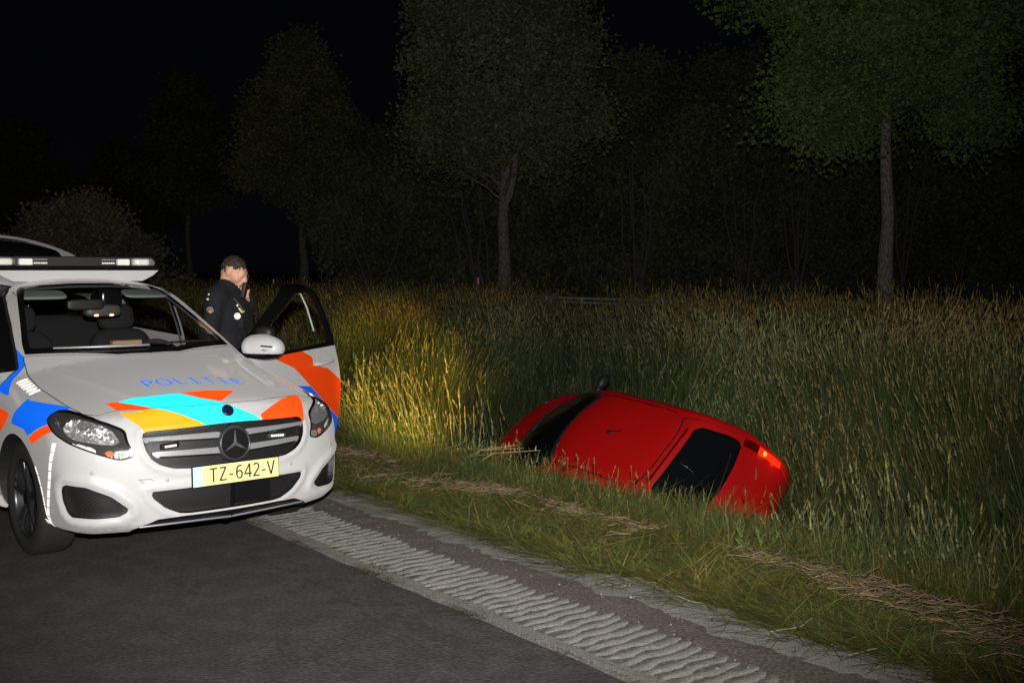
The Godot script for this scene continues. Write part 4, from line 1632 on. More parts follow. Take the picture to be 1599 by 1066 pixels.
func red_car() -> void:
	var car := thing("red_car", "small red hatchback tipped over in the ditch with a lit tail lamp", "car")
	var k := 0.92
	car.transform = Transform3D(Basis(Vector3(-.6072, -.6557, .4487), Vector3(-.4436, .7484, .4931), Vector3(-.6591, .1004, -.7453)).orthonormalized() * Basis.from_scale(Vector3(k, k, k * 0.955)), Vector3(0.1646, -0.7059, -12.0857))
	var red := mt("red_paint", Color(0.50, 0.004, 0.004), 0.45)
	red.clearcoat_enabled = true
	red.clearcoat = 0.5
	red.clearcoat_roughness = 0.1
	var black := mt("black_gloss", Color(0.006, 0.006, 0.007), 0.18)
	var trim := mt("black_plastic", Color(0.012, 0.012, 0.013), 0.55)
	var tinted := mt("tinted_glass", Color(0.006, 0.007, 0.008), 0.08)
	var sh := Shell.new()
	sh.nose2 = 0.17
	sh.nose6 = 0.05
	sh.glass_bow = 0.22
	sh.tail_bow = 0.20
	sh.tail_z = 2.9
	sh.kn = 0.10
	sh.kg = 0.055
	sh.setup([[-.4, .17], [-.15, .18], [-.03, .24], [.0, .34], [.01, .46], [-.005, .58], [-.04, .66], [-.12, .73], [-.28, .795], [-.45, .84], [-.58, .875], [-.68, .925], [-.85, 1.01], [-1.1, 1.13], [-1.35, 1.245], [-1.55, 1.325], [-1.68, 1.367], [-1.85, 1.40], [-2.1, 1.418], [-2.4, 1.42], [-2.75, 1.40], [-2.98, 1.365], [-3.1, 1.31], [-3.3, 1.15], [-3.45, 1.0], [-3.53, .90], [-3.60, .80], [-3.68, .70], [-3.76, .58], [-3.80, .46], [-3.78, .32], [-3.65, .22]],
		[[.12, .74], [.2, .775], [.32, .81], [.5, .83], [.7, .83], [.85, .815], [.93, .79], [1.0, .755], [1.15, .68], [1.3, .60], [1.4, .53], [1.55, .44]])
	var hs := nets(sh.f, Vector3(-.025, 0.1, -3.9), Vector3(0.9, 1.5, 0.08), 0.025, true)
	var cut: Array
	for wz in [-0.72, -3.05]:
		var circle := PackedVector2Array()
		for q in 36:
			circle.append(Vector2(wz, 0.285) + Vector2.from_angle(TAU * q / 36) * 0.325)
		cut = carve(hs, "side", circle, 0.0, Vector3(0.46, -1, -9))
		hs = cut[1]
		put(both(rim(cut[0], 0.3, Vector3(-1, 0, 0))), "wheel_housing", trim, car)
	# windscreen, rear window, side windows
	cut = carve(hs, "hood", poly([-.05, 1.47, .3, 1.49, .58, 1.60, .70, 1.74, .645, 2.2, .575, 2.70, .48, 3.05, .43, 3.09, .25, 3.045, -.05, 3.02]), 0.0, Vector3(-1, 0.6, -2.2))
	hs = cut[1]
	var sc := carve(both(cut[0]), "hood", poly([-.62, 1.76, -.3, 1.60, 0, 1.58, .3, 1.60, .62, 1.76, .585, 2.2, .515, 2.72, .44, 2.99, .2, 2.965, -.2, 2.965, -.44, 2.99, -.515, 2.72, -.585, 2.2]))
	put(sc[0], "windscreen", tinted, car)
	put(sc[1], "windscreen_border", mt("faded_rubber", Color(0.022, 0.023, 0.025), 0.6), car)
	for w in [[-.50, .02], [.0, .50]]:
		var line := []
		for q in 6:
			var x := lerpf(w[0], w[1], q / 5.0)
			var gp := on_lid(sh, x, 1.60 + 0.35 * x * x + 0.02 * q)
			line.append(gp[0] + gp[1] * 0.018)
		put(tube(line, [.007, .009, .010, .010, .009, .006], 6), "wiper", trim, car)
	var rear_poly := poly([-.05, 1.30, .38, 1.295, .455, 1.26, .565, 1.08, .60, .985, .56, .945, .3, .93, -.05, .925])
	cut = carve(hs, "front", rear_poly, 0.0, Vector3(-1, 0.7, -9), Vector3(1, 1.5, -2.75))
	hs = cut[1]
	put(shift(both(cut[0]), -0.004), "rear_window", tinted, car)
	put(rim(both(cut[0]), 0.012), "rear_window_seal", black, car)
	cut = carve(hs, "side", poly([-.98, .925, -1.2, 1.06, -1.5, 1.20, -1.85, 1.305, -2.1, 1.315, -2.12, .985]), 0.0, Vector3(0.4, 0.7, -3))
	hs = cut[1]
	for m: Msh in [cut[0], mirror(cut[0])]:
		put(m, "side_window", tinted, car)
	cut = carve(hs, "side", poly([-2.2, .99, -2.18, 1.315, -2.7, 1.30, -2.93, 1.2, -3.0, 1.03]), 0.0, Vector3(0.4, 0.7, -3.2))
	hs = cut[1]
	for m: Msh in [cut[0], mirror(cut[0])]:
		put(m, "side_window", tinted, car)
	# bonnet and hatch lines, roof mouldings
	var gaps := []
	for l in [["hood", [-.05, 1.43, .3, 1.45, .56, 1.55, .66, 1.68, .67, 1.4, .62, 1.08, .48, .88, -.05, .80], Vector3(-1, .5, -1.1), Vector3(1, 1.2, 1)], ["front", [-.05, 1.36, .45, 1.345, .52, 1.29, .64, 1.05, .70, .93, .70, .55, .60, .50, -.05, .48], Vector3(-1, .4, -9), Vector3(1, 1.5, -2.9)]]:
		cut = carve(hs, l[0], poly(l[1]), 0.002, l[2], l[3])
		var keep: Msh = cut[1]
		cut = carve(cut[0], l[0], poly(l[1]), -0.002)
		gaps.append(shift(cut[1], -0.005))
		hs = join([keep, cut[0]])
	cut = carve(hs, "front", poly([.475, 1.30, .492, 1.30, .492, 1.45, .475, 1.45]), 0.0, Vector3(0.3, 1.2, -2.85), Vector3(1, 1.6, -1.72))
	hs = cut[1]
	for m: Msh in [cut[0], mirror(cut[0])]:
		put(shift(m, -0.004), "roof_moulding", mt("dark_moulding", Color(0.05, 0.003, 0.006), 0.5), car)
	put(both(join(gaps)), "panel_gap", mt("dark_void", Color(0.004, 0.004, 0.004), 0.9), car)
	# tail lamps: the right one is lit
	cut = carve(hs, "front", poly([.585, .94, .66, .945, .715, .86, .735, .72, .735, .58, .668, .575, .655, .72, .625, .84]), 0.0, Vector3(0.4, 0.4, -9), Vector3(2, 2, -3.2))
	hs = cut[1]
	var dark_lens := mt("tail_lens", Color(0.10, 0.002, 0.002), 0.12)
	var glow := mt("tail_lamp_glow", Color(0.8, 0.05, 0.01), 0.2)
	glow.emission_enabled = true
	glow.emission = Color(1.0, 0.10, 0.015)
	glow.emission_energy_multiplier = 1.5
	for sd in 2:
		var m: Msh = cut[0] if sd == 0 else mirror(cut[0])
		var tl := Node3D.new()
		add(tl, "tail_lamp", car)
		if sd == 0:
			put(m, "lens", dark_lens, tl)
		else:
			var c := carve(m, "front", poly([-.9, .80, -.5, .78, -.5, .5, -.9, .5]))
			put(c[1], "lens", dark_lens, tl)
			put(c[0], "lit_lens", glow, tl)
			var hot := mt("tail_lamp_bulb", Color(1, 0.5, 0.2), 0.4)
			hot.emission_enabled = true
			hot.emission = Color(1.0, 0.55, 0.18)
			hot.emission_energy_multiplier = 1.6
			put(pillow(Vector3(-.675, .765, -3.575), Vector3(0.022, 0.03, 0.012), 0.9), "bulb", hot, tl)
			var li := OmniLight3D.new()
			li.light_color = Color(1.0, 0.16, 0.04)
			li.light_energy = 0.02
			li.light_size = 0.03
			li.omni_range = 20.0
			li.omni_attenuation = 2.0
			li.shadow_enabled = true
			add(li, "tail_lamp_light", tl)
			li.position = Vector3(-.82, .70, -3.78)
	# nose: grille, lamps
	cut = carve(hs, "nose", poly([-.05, .42, .42, .42, .48, .34, .44, .26, -.05, .26]), 0.0, Vector3(-1, 0, -.7))
	hs = cut[1]
	put(shift(both(cut[0]), -0.04), "lower_grille", trim, car)
	put(rim(both(cut[0]), 0.04), "grille_edge", trim, car)
	cut = carve(hs, "nose", poly([.46, .52, .52, .66, .70, .73, .88, .745, .93, .70, .80, .58, .62, .52]), 0.0, Vector3(-1, 0, -.8))
	hs = cut[1]
	for m: Msh in [cut[0], mirror(cut[0])]:
		var hd := Node3D.new()
		add(hd, "headlight", car)
		put(join([shift(m, -0.05), rim(m, 0.05)]), "reflector", mt("lamp_reflector", Color(0.95, 0.95, 0.97), 0.42, 1.0), hd)
		put(m, "lens", mt("window_glass", Color(0, 0, 0), 0.02), hd)
	put(both(hs), "body", red, car)
	put(brick(Vector3(0, 0.19, -1.9), Vector3(0.72, 0.03, 1.7)), "underbody", trim, car)
	put(brick(Vector3(0, 0.155, -2.2), Vector3(0.06, 0.03, 1.1)), "exhaust", trim, car)
	var badge := lathe([[0.0, 0.032], [-0.008, 0.030], [-0.010, 0.0]], 24, 2)
	put(moved(badge, Transform3D(Basis(), Vector3(0, .655, -3.715))), "hatch_badge", mt("chrome", Color(0.62, 0.63, 0.65), 0.16, 1.0), car)
	put(pillow(Vector3(0, .60, -3.755), Vector3(0.10, 0.012, 0.012), 0.6), "hatch_handle", trim, car)
	put(tube([Vector3(0.02, .94, -3.52), Vector3(-0.22, 1.0, -3.485), Vector3(-0.40, 1.03, -3.44)], [0.010, 0.009, 0.006], 6), "rear_wiper", trim, car)
	put(tube([Vector3(-.35, 1.335, -3.06), Vector3(0.35, 1.335, -3.06)], [0.012, 0.012], 6), "high_brake_lamp", dark_lens, car)
	put(join([pillow(Vector3(0, 1.425, -2.28), Vector3(0.022, 0.014, 0.035), 0.7), tube([Vector3(0, 1.43, -2.28), Vector3(0, 1.475, -2.40), Vector3(0, 1.52, -2.52)], [0.006, 0.004, 0.003], 6)]), "roof_aerial", trim, car)
	for sx in [-1.0, 1.0]:
		var fl := Flesh.new()
		fl.k = 0.03
		fl.ball(Vector3(sx * 0.905, 0.985, -1.20), Vector3(0.10, 0.065, 0.055))
		fl.cap(Vector3(sx * 0.76, 0.95, -1.18), Vector3(sx * 0.86, 0.975, -1.19), 0.025, 0.03)
		put(nets(fl.f, Vector3(sx * 0.87 - 0.17, 0.87, -1.30), Vector3(sx * 0.87 + 0.17, 1.08, -1.10), 0.014), "wing_mirror", trim, car)
		for z in [-1.95, -2.75]:
			put(tube([Vector3(sx * .825, .80, z), Vector3(sx * .85, .80, z - 0.02), Vector3(sx * .85, .80, z - 0.12), Vector3(sx * .825, .80, z - 0.14)], [0.009, 0.011, 0.011, 0.009], 6), "door_handle", trim, car)
		var pw := {"rubber": mt("tyre_rubber", Color(0.016, 0.016, 0.016), 0.85), "black": black}
		for wz in [-0.72, -3.05]:
			wheel(car, Vector3(sx * 0.70, 0.285, wz), 0.285, pw, sx, 0.19, 4)
	# the headlamps are still on and throw yellow light into the tall grass
	for q in [[-.60, 12.0, 42.0, Vector3(0.05, 0.10, 1.0)], [.60, 8.0, 62.0, Vector3(0.42, 0.42, 0.8)]]:
		var li := SpotLight3D.new()
		li.light_color = Color(1.0, 0.74, 0.27)
		li.light_energy = q[1]
		li.spot_angle = q[2]
		li.spot_angle_attenuation = 0.9
		li.spot_range = 60.0
		li.spot_attenuation = 2.0
		li.light_size = 0.06
		li.shadow_enabled = true
		add(li, "headlight_beam", car)
		li.position = Vector3(q[0], .64, 0.08)
		li.basis = Basis.looking_at(q[3])


# ---------------------------------------------------------------- the officer

func hand(fl: Flesh, w: Transform3D, curl: float, side: float) -> void:
	# w: wrist, y towards the fingers, z out of the palm; side +1 puts the thumb at +x
	for k in 4:
		var x := side * (0.030 - 0.020 * k)
		var ln: float = [0.068, 0.076, 0.070, 0.055][k]
		fl.cap(w * Vector3(x * 0.55, 0.012, 0), w * Vector3(x, 0.085 - 0.004 * absf(k - 1.0), 0), 0.015, 0.0115)
		var p := Vector3(x, 0.088 - 0.004 * absf(k - 1.0), 0)
		var ang := 0.0
		for j in 3:
			ang += curl * [0.8, 1.0, 0.7][j]
			var l: float = ln * [0.46, 0.31, 0.23][j]
			var q := p + Vector3(0, cos(ang) * l, sin(ang) * l)
			fl.cap(w * p, w * q, 0.0092 - 0.0008 * j, 0.0086 - 0.0008 * j)
			p = q
	fl.cap(w * Vector3(side * 0.020, 0.022, 0.004), w * Vector3(side * 0.047, 0.055, 0.018), 0.016, 0.011)
	fl.cap(w * Vector3(side * 0.047, 0.055, 0.018), w * Vector3(side * 0.045, 0.085, 0.034), 0.0105, 0.0095)
	fl.cap(w * Vector3(side * 0.045, 0.085, 0.034), w * Vector3(side * 0.036, 0.105, 0.044), 0.0095, 0.008)


func officer() -> void:
	var man := thing("person", "person in dark police uniform standing behind the open car door, head bowed over a radio", "person")
	var base := Vector3(-2.15, 0.0, -8.15)
	man.position = base
	man.rotation.y = deg_to_rad(84.0)
	man.scale = Vector3.ONE * 0.985
	var skin := mt("skin", Color(0.62, 0.34, 0.22), 0.55)
	skin.subsurf_scatter_enabled = true
	skin.subsurf_scatter_strength = 0.1
	var cloth := mt("uniform_cloth", Color(0.006, 0.007, 0.010), 0.9)
	# head: built upright round its own centre, then bowed
	var ht := Transform3D(Basis(Vector3.RIGHT, deg_to_rad(24.0)), Vector3(0, 1.588, 0.048))
	var hd := Flesh.new()
	hd.k = 0.022
	hd.ball(Vector3(0, .020, -.008), Vector3(.077, .095, .097))
	hd.cap(Vector3(0, -.050, .035), Vector3(0, -.083, .055), .048, .030)
	hd.ball(Vector3(-.034, -.030, .045), Vector3(.034, .034, .040))
	hd.ball(Vector3(.034, -.030, .045), Vector3(.034, .034, .040))
	hd.ball(Vector3(0, -.085, .070), Vector3(.020, .017, .018))
	hd.cap(Vector3(-.030, .024, .080), Vector3(.030, .024, .080), .014, .014)
	for sx in [-1.0, 1.0]:
		hd.ball(Vector3(sx * .031, .004, .102), Vector3(.017, .012, .016), true)
		hd.ball(Vector3(sx * .031, .004, .079), Vector3(.0125, .0125, .0125))
		hd.ball(Vector3(sx * .078, -.002, -.012), Vector3(.009, .031, .019))
		hd.ball(Vector3(sx * .011, -.030, .102), Vector3(.009, .008, .010))
	hd.cap(Vector3(0, .012, .088), Vector3(0, -.026, .112), .010, .013)
	hd.cap(Vector3(-.019, -.053, .088), Vector3(.019, -.053, .088), .0065, .0065)
	hd.cap(Vector3(-.016, -.063, .086), Vector3(.016, -.063, .086), .0075, .0075)
	hd.cap(Vector3(0, -.04, -.030), Vector3(0, -.18, .010), .056, .060)
	var parts := [moved(nets(hd.f, Vector3(-.1, -.24, -.13), Vector3(.1, .14, .14), 0.0055), ht)]
	# both hands
	var lw := Transform3D(Basis(Vector3(0.2, 0.25, -0.95).normalized(), Vector3(-0.75, 0.65, 0.0).normalized(), Vector3.ZERO), Vector3(0.105, 1.355, 0.110))
	lw.basis.y = (lw.basis.y - lw.basis.x * lw.basis.x.dot(lw.basis.y)).normalized()
	lw.basis.z = lw.basis.x.cross(lw.basis.y)
	var rw := Transform3D(Basis(Vector3(0, 0, 1), Vector3(0.1, -1, 0.15).normalized(), Vector3.ZERO), Vector3(-0.288, 0.835, 0.02))
	rw.basis.y = (rw.basis.y - rw.basis.x * rw.basis.x.dot(rw.basis.y)).normalized()
	rw.basis.z = rw.basis.x.cross(rw.basis.y)
	var h1 := Flesh.new()
	h1.k = 0.009
	hand(h1, lw, 0.62, 1.0)
	h1.cap(lw * Vector3(0, -0.06, 0), lw * Vector3(0, 0.015, 0), 0.027, 0.022)
	parts.append(nets(h1.f, lw.origin + Vector3(-.17, -.13, -.14), lw.origin + Vector3(.13, .17, .14), 0.0042))
	var h2 := Flesh.new()
	h2.k = 0.009
	hand(h2, rw, 0.35, 1.0)
	h2.cap(rw * Vector3(0, -0.06, 0), rw * Vector3(0, 0.015, 0), 0.027, 0.022)
	parts.append(nets(h2.f, rw.origin + Vector3(-.12, -.24, -.14), rw.origin + Vector3(.12, .10, .16), 0.0042))
	# trunk and limbs; the clothes are the same bones, fuller
	for grow in [0.0, 1.0]:
		var b := Flesh.new()
		b.k = 0.05
		var g: float = 0.018 * grow
		b.cap(Vector3(-.075, .98, -.01), Vector3(.075, .98, -.01), .115 + g, .115 + g)
		b.cap(Vector3(0, 1.0, -.01), Vector3(0, 1.14, -.005), .125 + g, .125 + g, Vector3(0.85, 1, 1.05))
		b.ball(Vector3(0, 1.27, -.01), Vector3(.185 + g, .21, .135 + g * 1.6))
		b.cap(Vector3(-.15, 1.405, -.025), Vector3(.15, 1.405, -.025), .065 + g, .065 + g)
		b.cap(Vector3(0, 1.40, -.02), Vector3(0, 1.475, 0.0), .085 + g, .066 + g * 0.6)
		for sx in [-1.0, 1.0]:
			b.cap(Vector3(sx * .10, .93, 0), Vector3(sx * .115, .50, .02), .088 + g, .060 + g)
			b.cap(Vector3(sx * .115, .50, .02), Vector3(sx * .125, .10, -.02), .060 + g, .043 + g)
			b.cap(Vector3(sx * .125, .075, -.03), Vector3(sx * .145, .045, .15), .046 + g * 0.5, .038 + g * 0.5)
		b.cap(Vector3(-.195, 1.395, -.02), Vector3(-.265, 1.13, -.05), .056 + g, .044 + g)
		b.cap(Vector3(-.265, 1.13, -.05), Vector3(-.285, .87, .01), .043 + g, .030 + g)
		b.cap(Vector3(.195, 1.395, -.015), Vector3(.275, 1.15, .02), .056 + g, .044 + g)
		b.cap(Vector3(.275, 1.15, .02), Vector3(.130, 1.355, .115), .043 + g, .030 + g)
		if grow == 0.0:
			parts.append(nets(b.f, Vector3(-.42, -.02, -.25), Vector3(.42, 1.56, .32), 0.022))
			put(join(parts), "body", skin, man)
		else:
			var fold := FastNoiseLite.new()
			fold.frequency = 9.0
			var m := nets(func(q: Vector3) -> float: return b.f(q) + fold.get_noise_3d(q.x, q.y * 0.6, q.z) * 0.008, Vector3(-.45, -.03, -.28), Vector3(.45, 1.56, .35), 0.0155)
			put(m, "uniform", cloth, man)
	put(moved(nets(func(q: Vector3) -> float: return absf(Vector2(q.x, q.z).length() - 0.074 - 0.12 * q.y) - 0.007 + maxf(0.0, absf(q.y) - 0.026), Vector3(-.1, -.05, -.1), Vector3(.1, .05, .1), 0.009), Transform3D(Basis(Vector3.RIGHT, 0.28), Vector3(0, 1.478, 0.004))), "collar", cloth, man)
	var fuzz := FastNoiseLite.new()
	fuzz.frequency = 60.0
	var hair := nets(func(q: Vector3) -> float:
		var u := (q - Vector3(0, .024, -.010)) / Vector3(.0785, .0975, .0985)
		var e := (u.length() - 1.0) * 0.085 + fuzz.get_noise_3d(q.x, q.y * 0.4, q.z) * 0.006
		return maxf(e, q.z * 0.55 - q.y * 0.83 + 0.002 + 0.35 * maxf(0.0, absf(q.x) - 0.055) * clampf((q.z + 0.025) / 0.03, -1.0, 1.0) + fuzz.get_noise_3d(q.y, q.x, q.z) * 0.012), Vector3(-.1, -.1, -.13), Vector3(.1, .15, .12), 0.006)
	put(moved(hair, ht), "hair", mt("brown_hair", Color(0.032, 0.02, 0.014), 0.7), man)
	for sx in [-1.0, 1.0]:
		put(moved(pillow(Vector3(sx * .031, .004, .0845), Vector3(.0085, .004, .0075), 1.0), ht), "eye", mt("eye_dark", Color(0.02, 0.015, 0.012), 0.2), man)
		put(moved(tube([Vector3(sx * .014, .022, .095), Vector3(sx * .032, .027, .092), Vector3(sx * .048, .021, .081)], [.003, .004, .002], 5), ht), "eyebrow", mt("brown_hair", Color(0.075, 0.045, 0.03), 0.7), man)
	# belt, badges, things clipped to the chest
	var belt := []
	var br := []
	for k in 21:
		var a := TAU * k / 20
		belt.append(Vector3(sin(a) * .195, .985, -.01 + cos(a) * .150))
		br.append(0.024)
	put(tube(belt, br, 6, false), "belt", mt("belt_leather", Color(0.01, 0.01, 0.01), 0.5), man)
	var patch := Basis(Vector3.UP, -PI / 2)
	put(moved(pillow(Vector3.ZERO, Vector3(.030, .036, .006), 0.9), Transform3D(patch, Vector3(-.285, 1.295, -.035))), "sleeve_badge", mt("badge_grey", Color(0.16, 0.16, 0.17), 0.7), man)
	put(moved(pillow(Vector3.ZERO, Vector3(.018, .020, .006), 1.0), Transform3D(patch, Vector3(-.290, 1.288, -.034))), "sleeve_emblem", mt("badge_gold", Color(0.42, 0.26, 0.06), 0.6), man)
	for q in [Vector3(-.225, 1.450, -.045), Vector3(-.255, 1.420, -.050), Vector3(-.272, 1.385, -.055)]:
		put(pillow(q, Vector3(.012, .009, .009), 0.9), "shoulder_mark", mt("pale_gold", Color(0.75, 0.72, 0.45), 0.6), man)
	put(moved(lathe([[0.0, 0.0], [0.010, 0.020], [0.004, 0.026], [0.0, 0.026]], 20, 2), Transform3D(Basis(Vector3.UP, -0.9), Vector3(-.150, 1.255, .125))), "chest_lamp", mt("white_module", Color(0.93, 0.93, 0.90), 0.35), man)
	put(pillow(Vector3(-.125, 1.335, .118), Vector3(.010, .010, .008), 0.9), "chest_button", mt("white_module", Color(0.93, 0.93, 0.90), 0.35), man)
	put(tube([Vector3(-.125, 1.315, .128), Vector3(-.105, 1.285, .142), Vector3(-.075, 1.288, .150)], [.008, .009, .007], 6), "chest_clip", mt("pale_yellow", Color(0.75, 0.78, 0.40), 0.6), man)
	put(tube([Vector3(-.12, 1.39, .085), Vector3(-.10, 1.34, .125), Vector3(-.08, 1.29, .148)], [.004, .004, .004], 5), "chest_cord", mt("cord_grey", Color(0.10, 0.11, 0.08), 0.7), man)
	put(pillow(Vector3(-.10, 1.20, .140), Vector3(.05, .05, .03), 0.5), "chest_pouch", cloth, man)
	# the radio in his hand is a thing of its own
	var rd := thing("handheld_radio", "small black handheld radio held to the mouth of the person", "radio")
	rd.transform = man.transform * Transform3D(Basis(Vector3.RIGHT, 0.25), Vector3(-0.022, 1.445, 0.135))
	put(pillow(Vector3.ZERO, Vector3(.030, .062, .017), 0.35), "radio_case", mt("black_plastic", Color(0.012, 0.012, 0.013), 0.55), rd)
	put(tube([Vector3(.018, .06, 0), Vector3(.018, .125, 0)], [.006, .004], 6), "radio_aerial", mt("black_plastic", Color(0.012, 0.012, 0.013), 0.55), rd)
	put(brick(Vector3(-.005, .025, -.0165), Vector3(.018, .014, .0015)), "radio_screen", mt("dull_screen", Color(0.30, 0.34, 0.36), 0.2), rd)


# ---------------------------------------------------------------- trees

func leaf_ball(count: int, size: float, radius: float, long := 1.5) -> ArrayMesh:
	# a spray of separate leaves, each two folded faces
	var v := PackedVector3Array()
	var n := PackedVector3Array()
	var c := PackedColorArray()
	for k in count:
		var p := Vector3(rng.randfn(), rng.randfn() * 0.8, rng.randfn()) * radius * 0.55
		var out := (p + Vector3(rng.randfn(), rng.randfn() - 0.3, rng.randfn()) * radius * 0.8).normalized()
		var across := out.cross(Vector3(rng.randfn(), rng.randfn(), rng.randfn())).normalized()
		var up := across.cross(out).normalized()
		var s := size * rng.randf_range(0.7, 1.3)
		var a := p - out * s * long * 0.5
		var b := p + out * s * long * 0.5
		var l := p + across * s * 0.5 - up * s * 0.12 - out * s * 0.1
		var r := p - across * s * 0.5 - up * s * 0.12 - out * s * 0.1
		var sh := rng.randf_range(0.75, 1.25)
		for tri in [[a, l, b], [a, b, r]]:
			var nn: Vector3 = (tri[1] - tri[0]).cross(tri[2] - tri[0]).normalized()
			for q in tri:
				v.append(q)
				n.append(-nn)
				c.append(Color(sh, sh, sh))
	return mesh_of(v, n, c)


func mesh_of(v: PackedVector3Array, n: PackedVector3Array, c: PackedColorArray) -> ArrayMesh:
	var arr := []
	arr.resize(Mesh.ARRAY_MAX)
	arr[Mesh.ARRAY_VERTEX] = v
	arr[Mesh.ARRAY_NORMAL] = n
	arr[Mesh.ARRAY_COLOR] = c
	var am := ArrayMesh.new()
	am.add_surface_from_arrays(Mesh.PRIMITIVE_TRIANGLES, arr)
	return am


var leaf_forms := []


func bark() -> StandardMaterial3D:
	if mats.has("bark"):
		return mats["bark"]
	var m := mt("bark", Color(1, 1, 1), 0.95)
	m.albedo_texture = noise_map(0.03, Color(0.12, 0.107, 0.09), Color(0.38, 0.35, 0.31), FastNoiseLite.TYPE_SIMPLEX_SMOOTH, 512, 0.25, 0.75, 31)
	m.uv1_triplanar = true
	m.uv1_scale = Vector3(1.6, 0.35, 1.6)
	m.heightmap_enabled = true
	m.heightmap_texture = m.albedo_texture
	m.heightmap_scale = 2.0
	return m


func limb(p0: Vector3, p1: Vector3, r0: float, r1: float, wob: float, sides := 7) -> Msh:
	var pts := []
	var rr := []
	for k in 7:
		var u := k / 6.0
		var e := sin(u * PI) * wob
		pts.append(p0.lerp(p1, u) + Vector3(rng.randfn(), rng.randfn() * 0.3, rng.randfn()) * e)
		rr.append(lerpf(r0, r1, u) * rng.randf_range(0.93, 1.08))
	return tube(pts, rr, sides)


func tree(called: String, label: String, group: String, x: float, z: float, spec: Dictionary) -> void:
	# spec: h, low, r, trunk, lean, fork, sprays, leaf, tone (Color), shape
	var o := thing(called, label, "tree", group)
	var q := ts(Vector3(x, 0, z))
	o.position = Vector3(x, level(q.x, q.y) - 0.05, z)
	var h: float = spec.h
	var tr: float = spec.trunk
	var lean: Vector3 = spec.get("lean", Vector3.ZERO)
	var stem := []
	var fork: float = spec.get("fork", 0.0)
	var top := Vector3(0, h * 0.8, 0) + lean
	var pts := []
	var rr := []
	for k in 12:
		var u := k / 11.0
		pts.append(top * u + Vector3(bumps.get_noise_2d(u * 6.0, x) * 0.25, 0, bumps.get_noise_2d(u * 6.0, x + 40.0) * 0.25) * minf(1.0, u * 4.0))
		rr.append(tr * (lerpf(1.0, 0.25, u) + 0.5 * pow(1.0 - u, 12.0)) * (1.0 + 0.10 * bumps.get_noise_2d(u * 30.0, x + 9.0)))
	stem.append(tube(pts, rr, 11))
	if fork > 0.0:
		var f0 := top * (fork / (h * 0.8))
		stem.append(tube([f0 + Vector3(0.02, 0, 0), f0 + Vector3(0.16, 0.3, 0), f0 + Vector3(0.30, 0.9, 0.05), f0 + Vector3(0.36, 1.8, 0.1), f0 + Vector3(0.8, 3.4, 0.2)], [tr * 0.55, tr * 0.55, tr * 0.48, tr * 0.42, tr * 0.2], 8))
	var low: float = spec.low
	var rad: float = spec.r
	var tips := []
	var arms := []
	for k in int(spec.get("arms", 130)):
		var u := pow(rng.randf(), spec.get("bias", 1.15))
		var w := rng.randf() * TAU
		var lim: float = rad * shape_at(spec.get("shape", [0.55, 0.9, 1.0, 0.95, 0.8, 0.6, 0.36, 0.12]), u)
		lim *= 1.0 + 0.22 * bumps.get_noise_3d(cos(w) * 3.0 + x, u * 7.0, sin(w) * 3.0)
		var d := lim * sqrt(rng.randf_range(0.12, 1.0))
		var y := lerpf(low, h, u)
		var tip := top * minf(1.0, y / (h * 0.8)) * Vector3(1, 0, 1) + Vector3(cos(w) * d, y - 0.1 * d, sin(w) * d)
		tips.append(tip)
		if k % 5 == 0:
			var root := clampf((y - d * 0.7) / (h * 0.8), 0.25, 0.97)
			arms.append(limb(top * root, tip, tr * 0.26 * (1.1 - root), 0.012, 0.10, 5))
	if spec.get("droop", false):
		for k in 18:
			var u := k / 17.0
			tips.append(Vector3(-lerpf(2.2, 0.7, u) + rng.randfn() * 0.2, lerpf(5.7, 4.3, pow(u, 0.8)) + rng.randfn() * 0.4, rng.randfn() * 0.6))
		for k in 10:
			tips.append(Vector3(rng.randf_range(1.2, 2.7), rng.randf_range(4.4, 5.4), rng.randfn() * 0.6))
	put(join(stem), "trunk", bark(), o)
	put(join(arms), "limbs", bark(), o).set_meta("kind", "stuff")
	var list := []
	var tone: Color = spec.tone
	for t: Vector3 in tips:
		var shade := rng.randf_range(0.7, 1.3)
		for j in int(spec.get("sprays", 30)):
			var p: Vector3 = t + Vector3(rng.randfn(), rng.randfn() * 0.8, rng.randfn()) * spec.get("spread", 0.235) * (rad / 3.0 + 0.4)
			var b := Basis.from_euler(Vector3(rng.randf() * 6.28, rng.randf() * 6.28, rng.randf() * 6.28)) * Basis.from_scale(Vector3.ONE * rng.randf_range(0.8, 1.3) * spec.get("leaf", 1.0))
			var s := shade * rng.randf_range(0.8, 1.2)
			list.append([Transform3D(b, p), Color(tone.r * s * rng.randf_range(0.9, 1.15), tone.g * s, tone.b * s)])
	scatter("crown", leaf_forms[rng.randi() % 3], tint("leaves", 0.6, 0.35), list, "", "", o)


func shape_at(l: Array, u: float) -> float:
	var f := u * (l.size() - 1)
	var k := mini(int(f), l.size() - 2)
	return lerpf(l[k], l[k + 1], f - k)


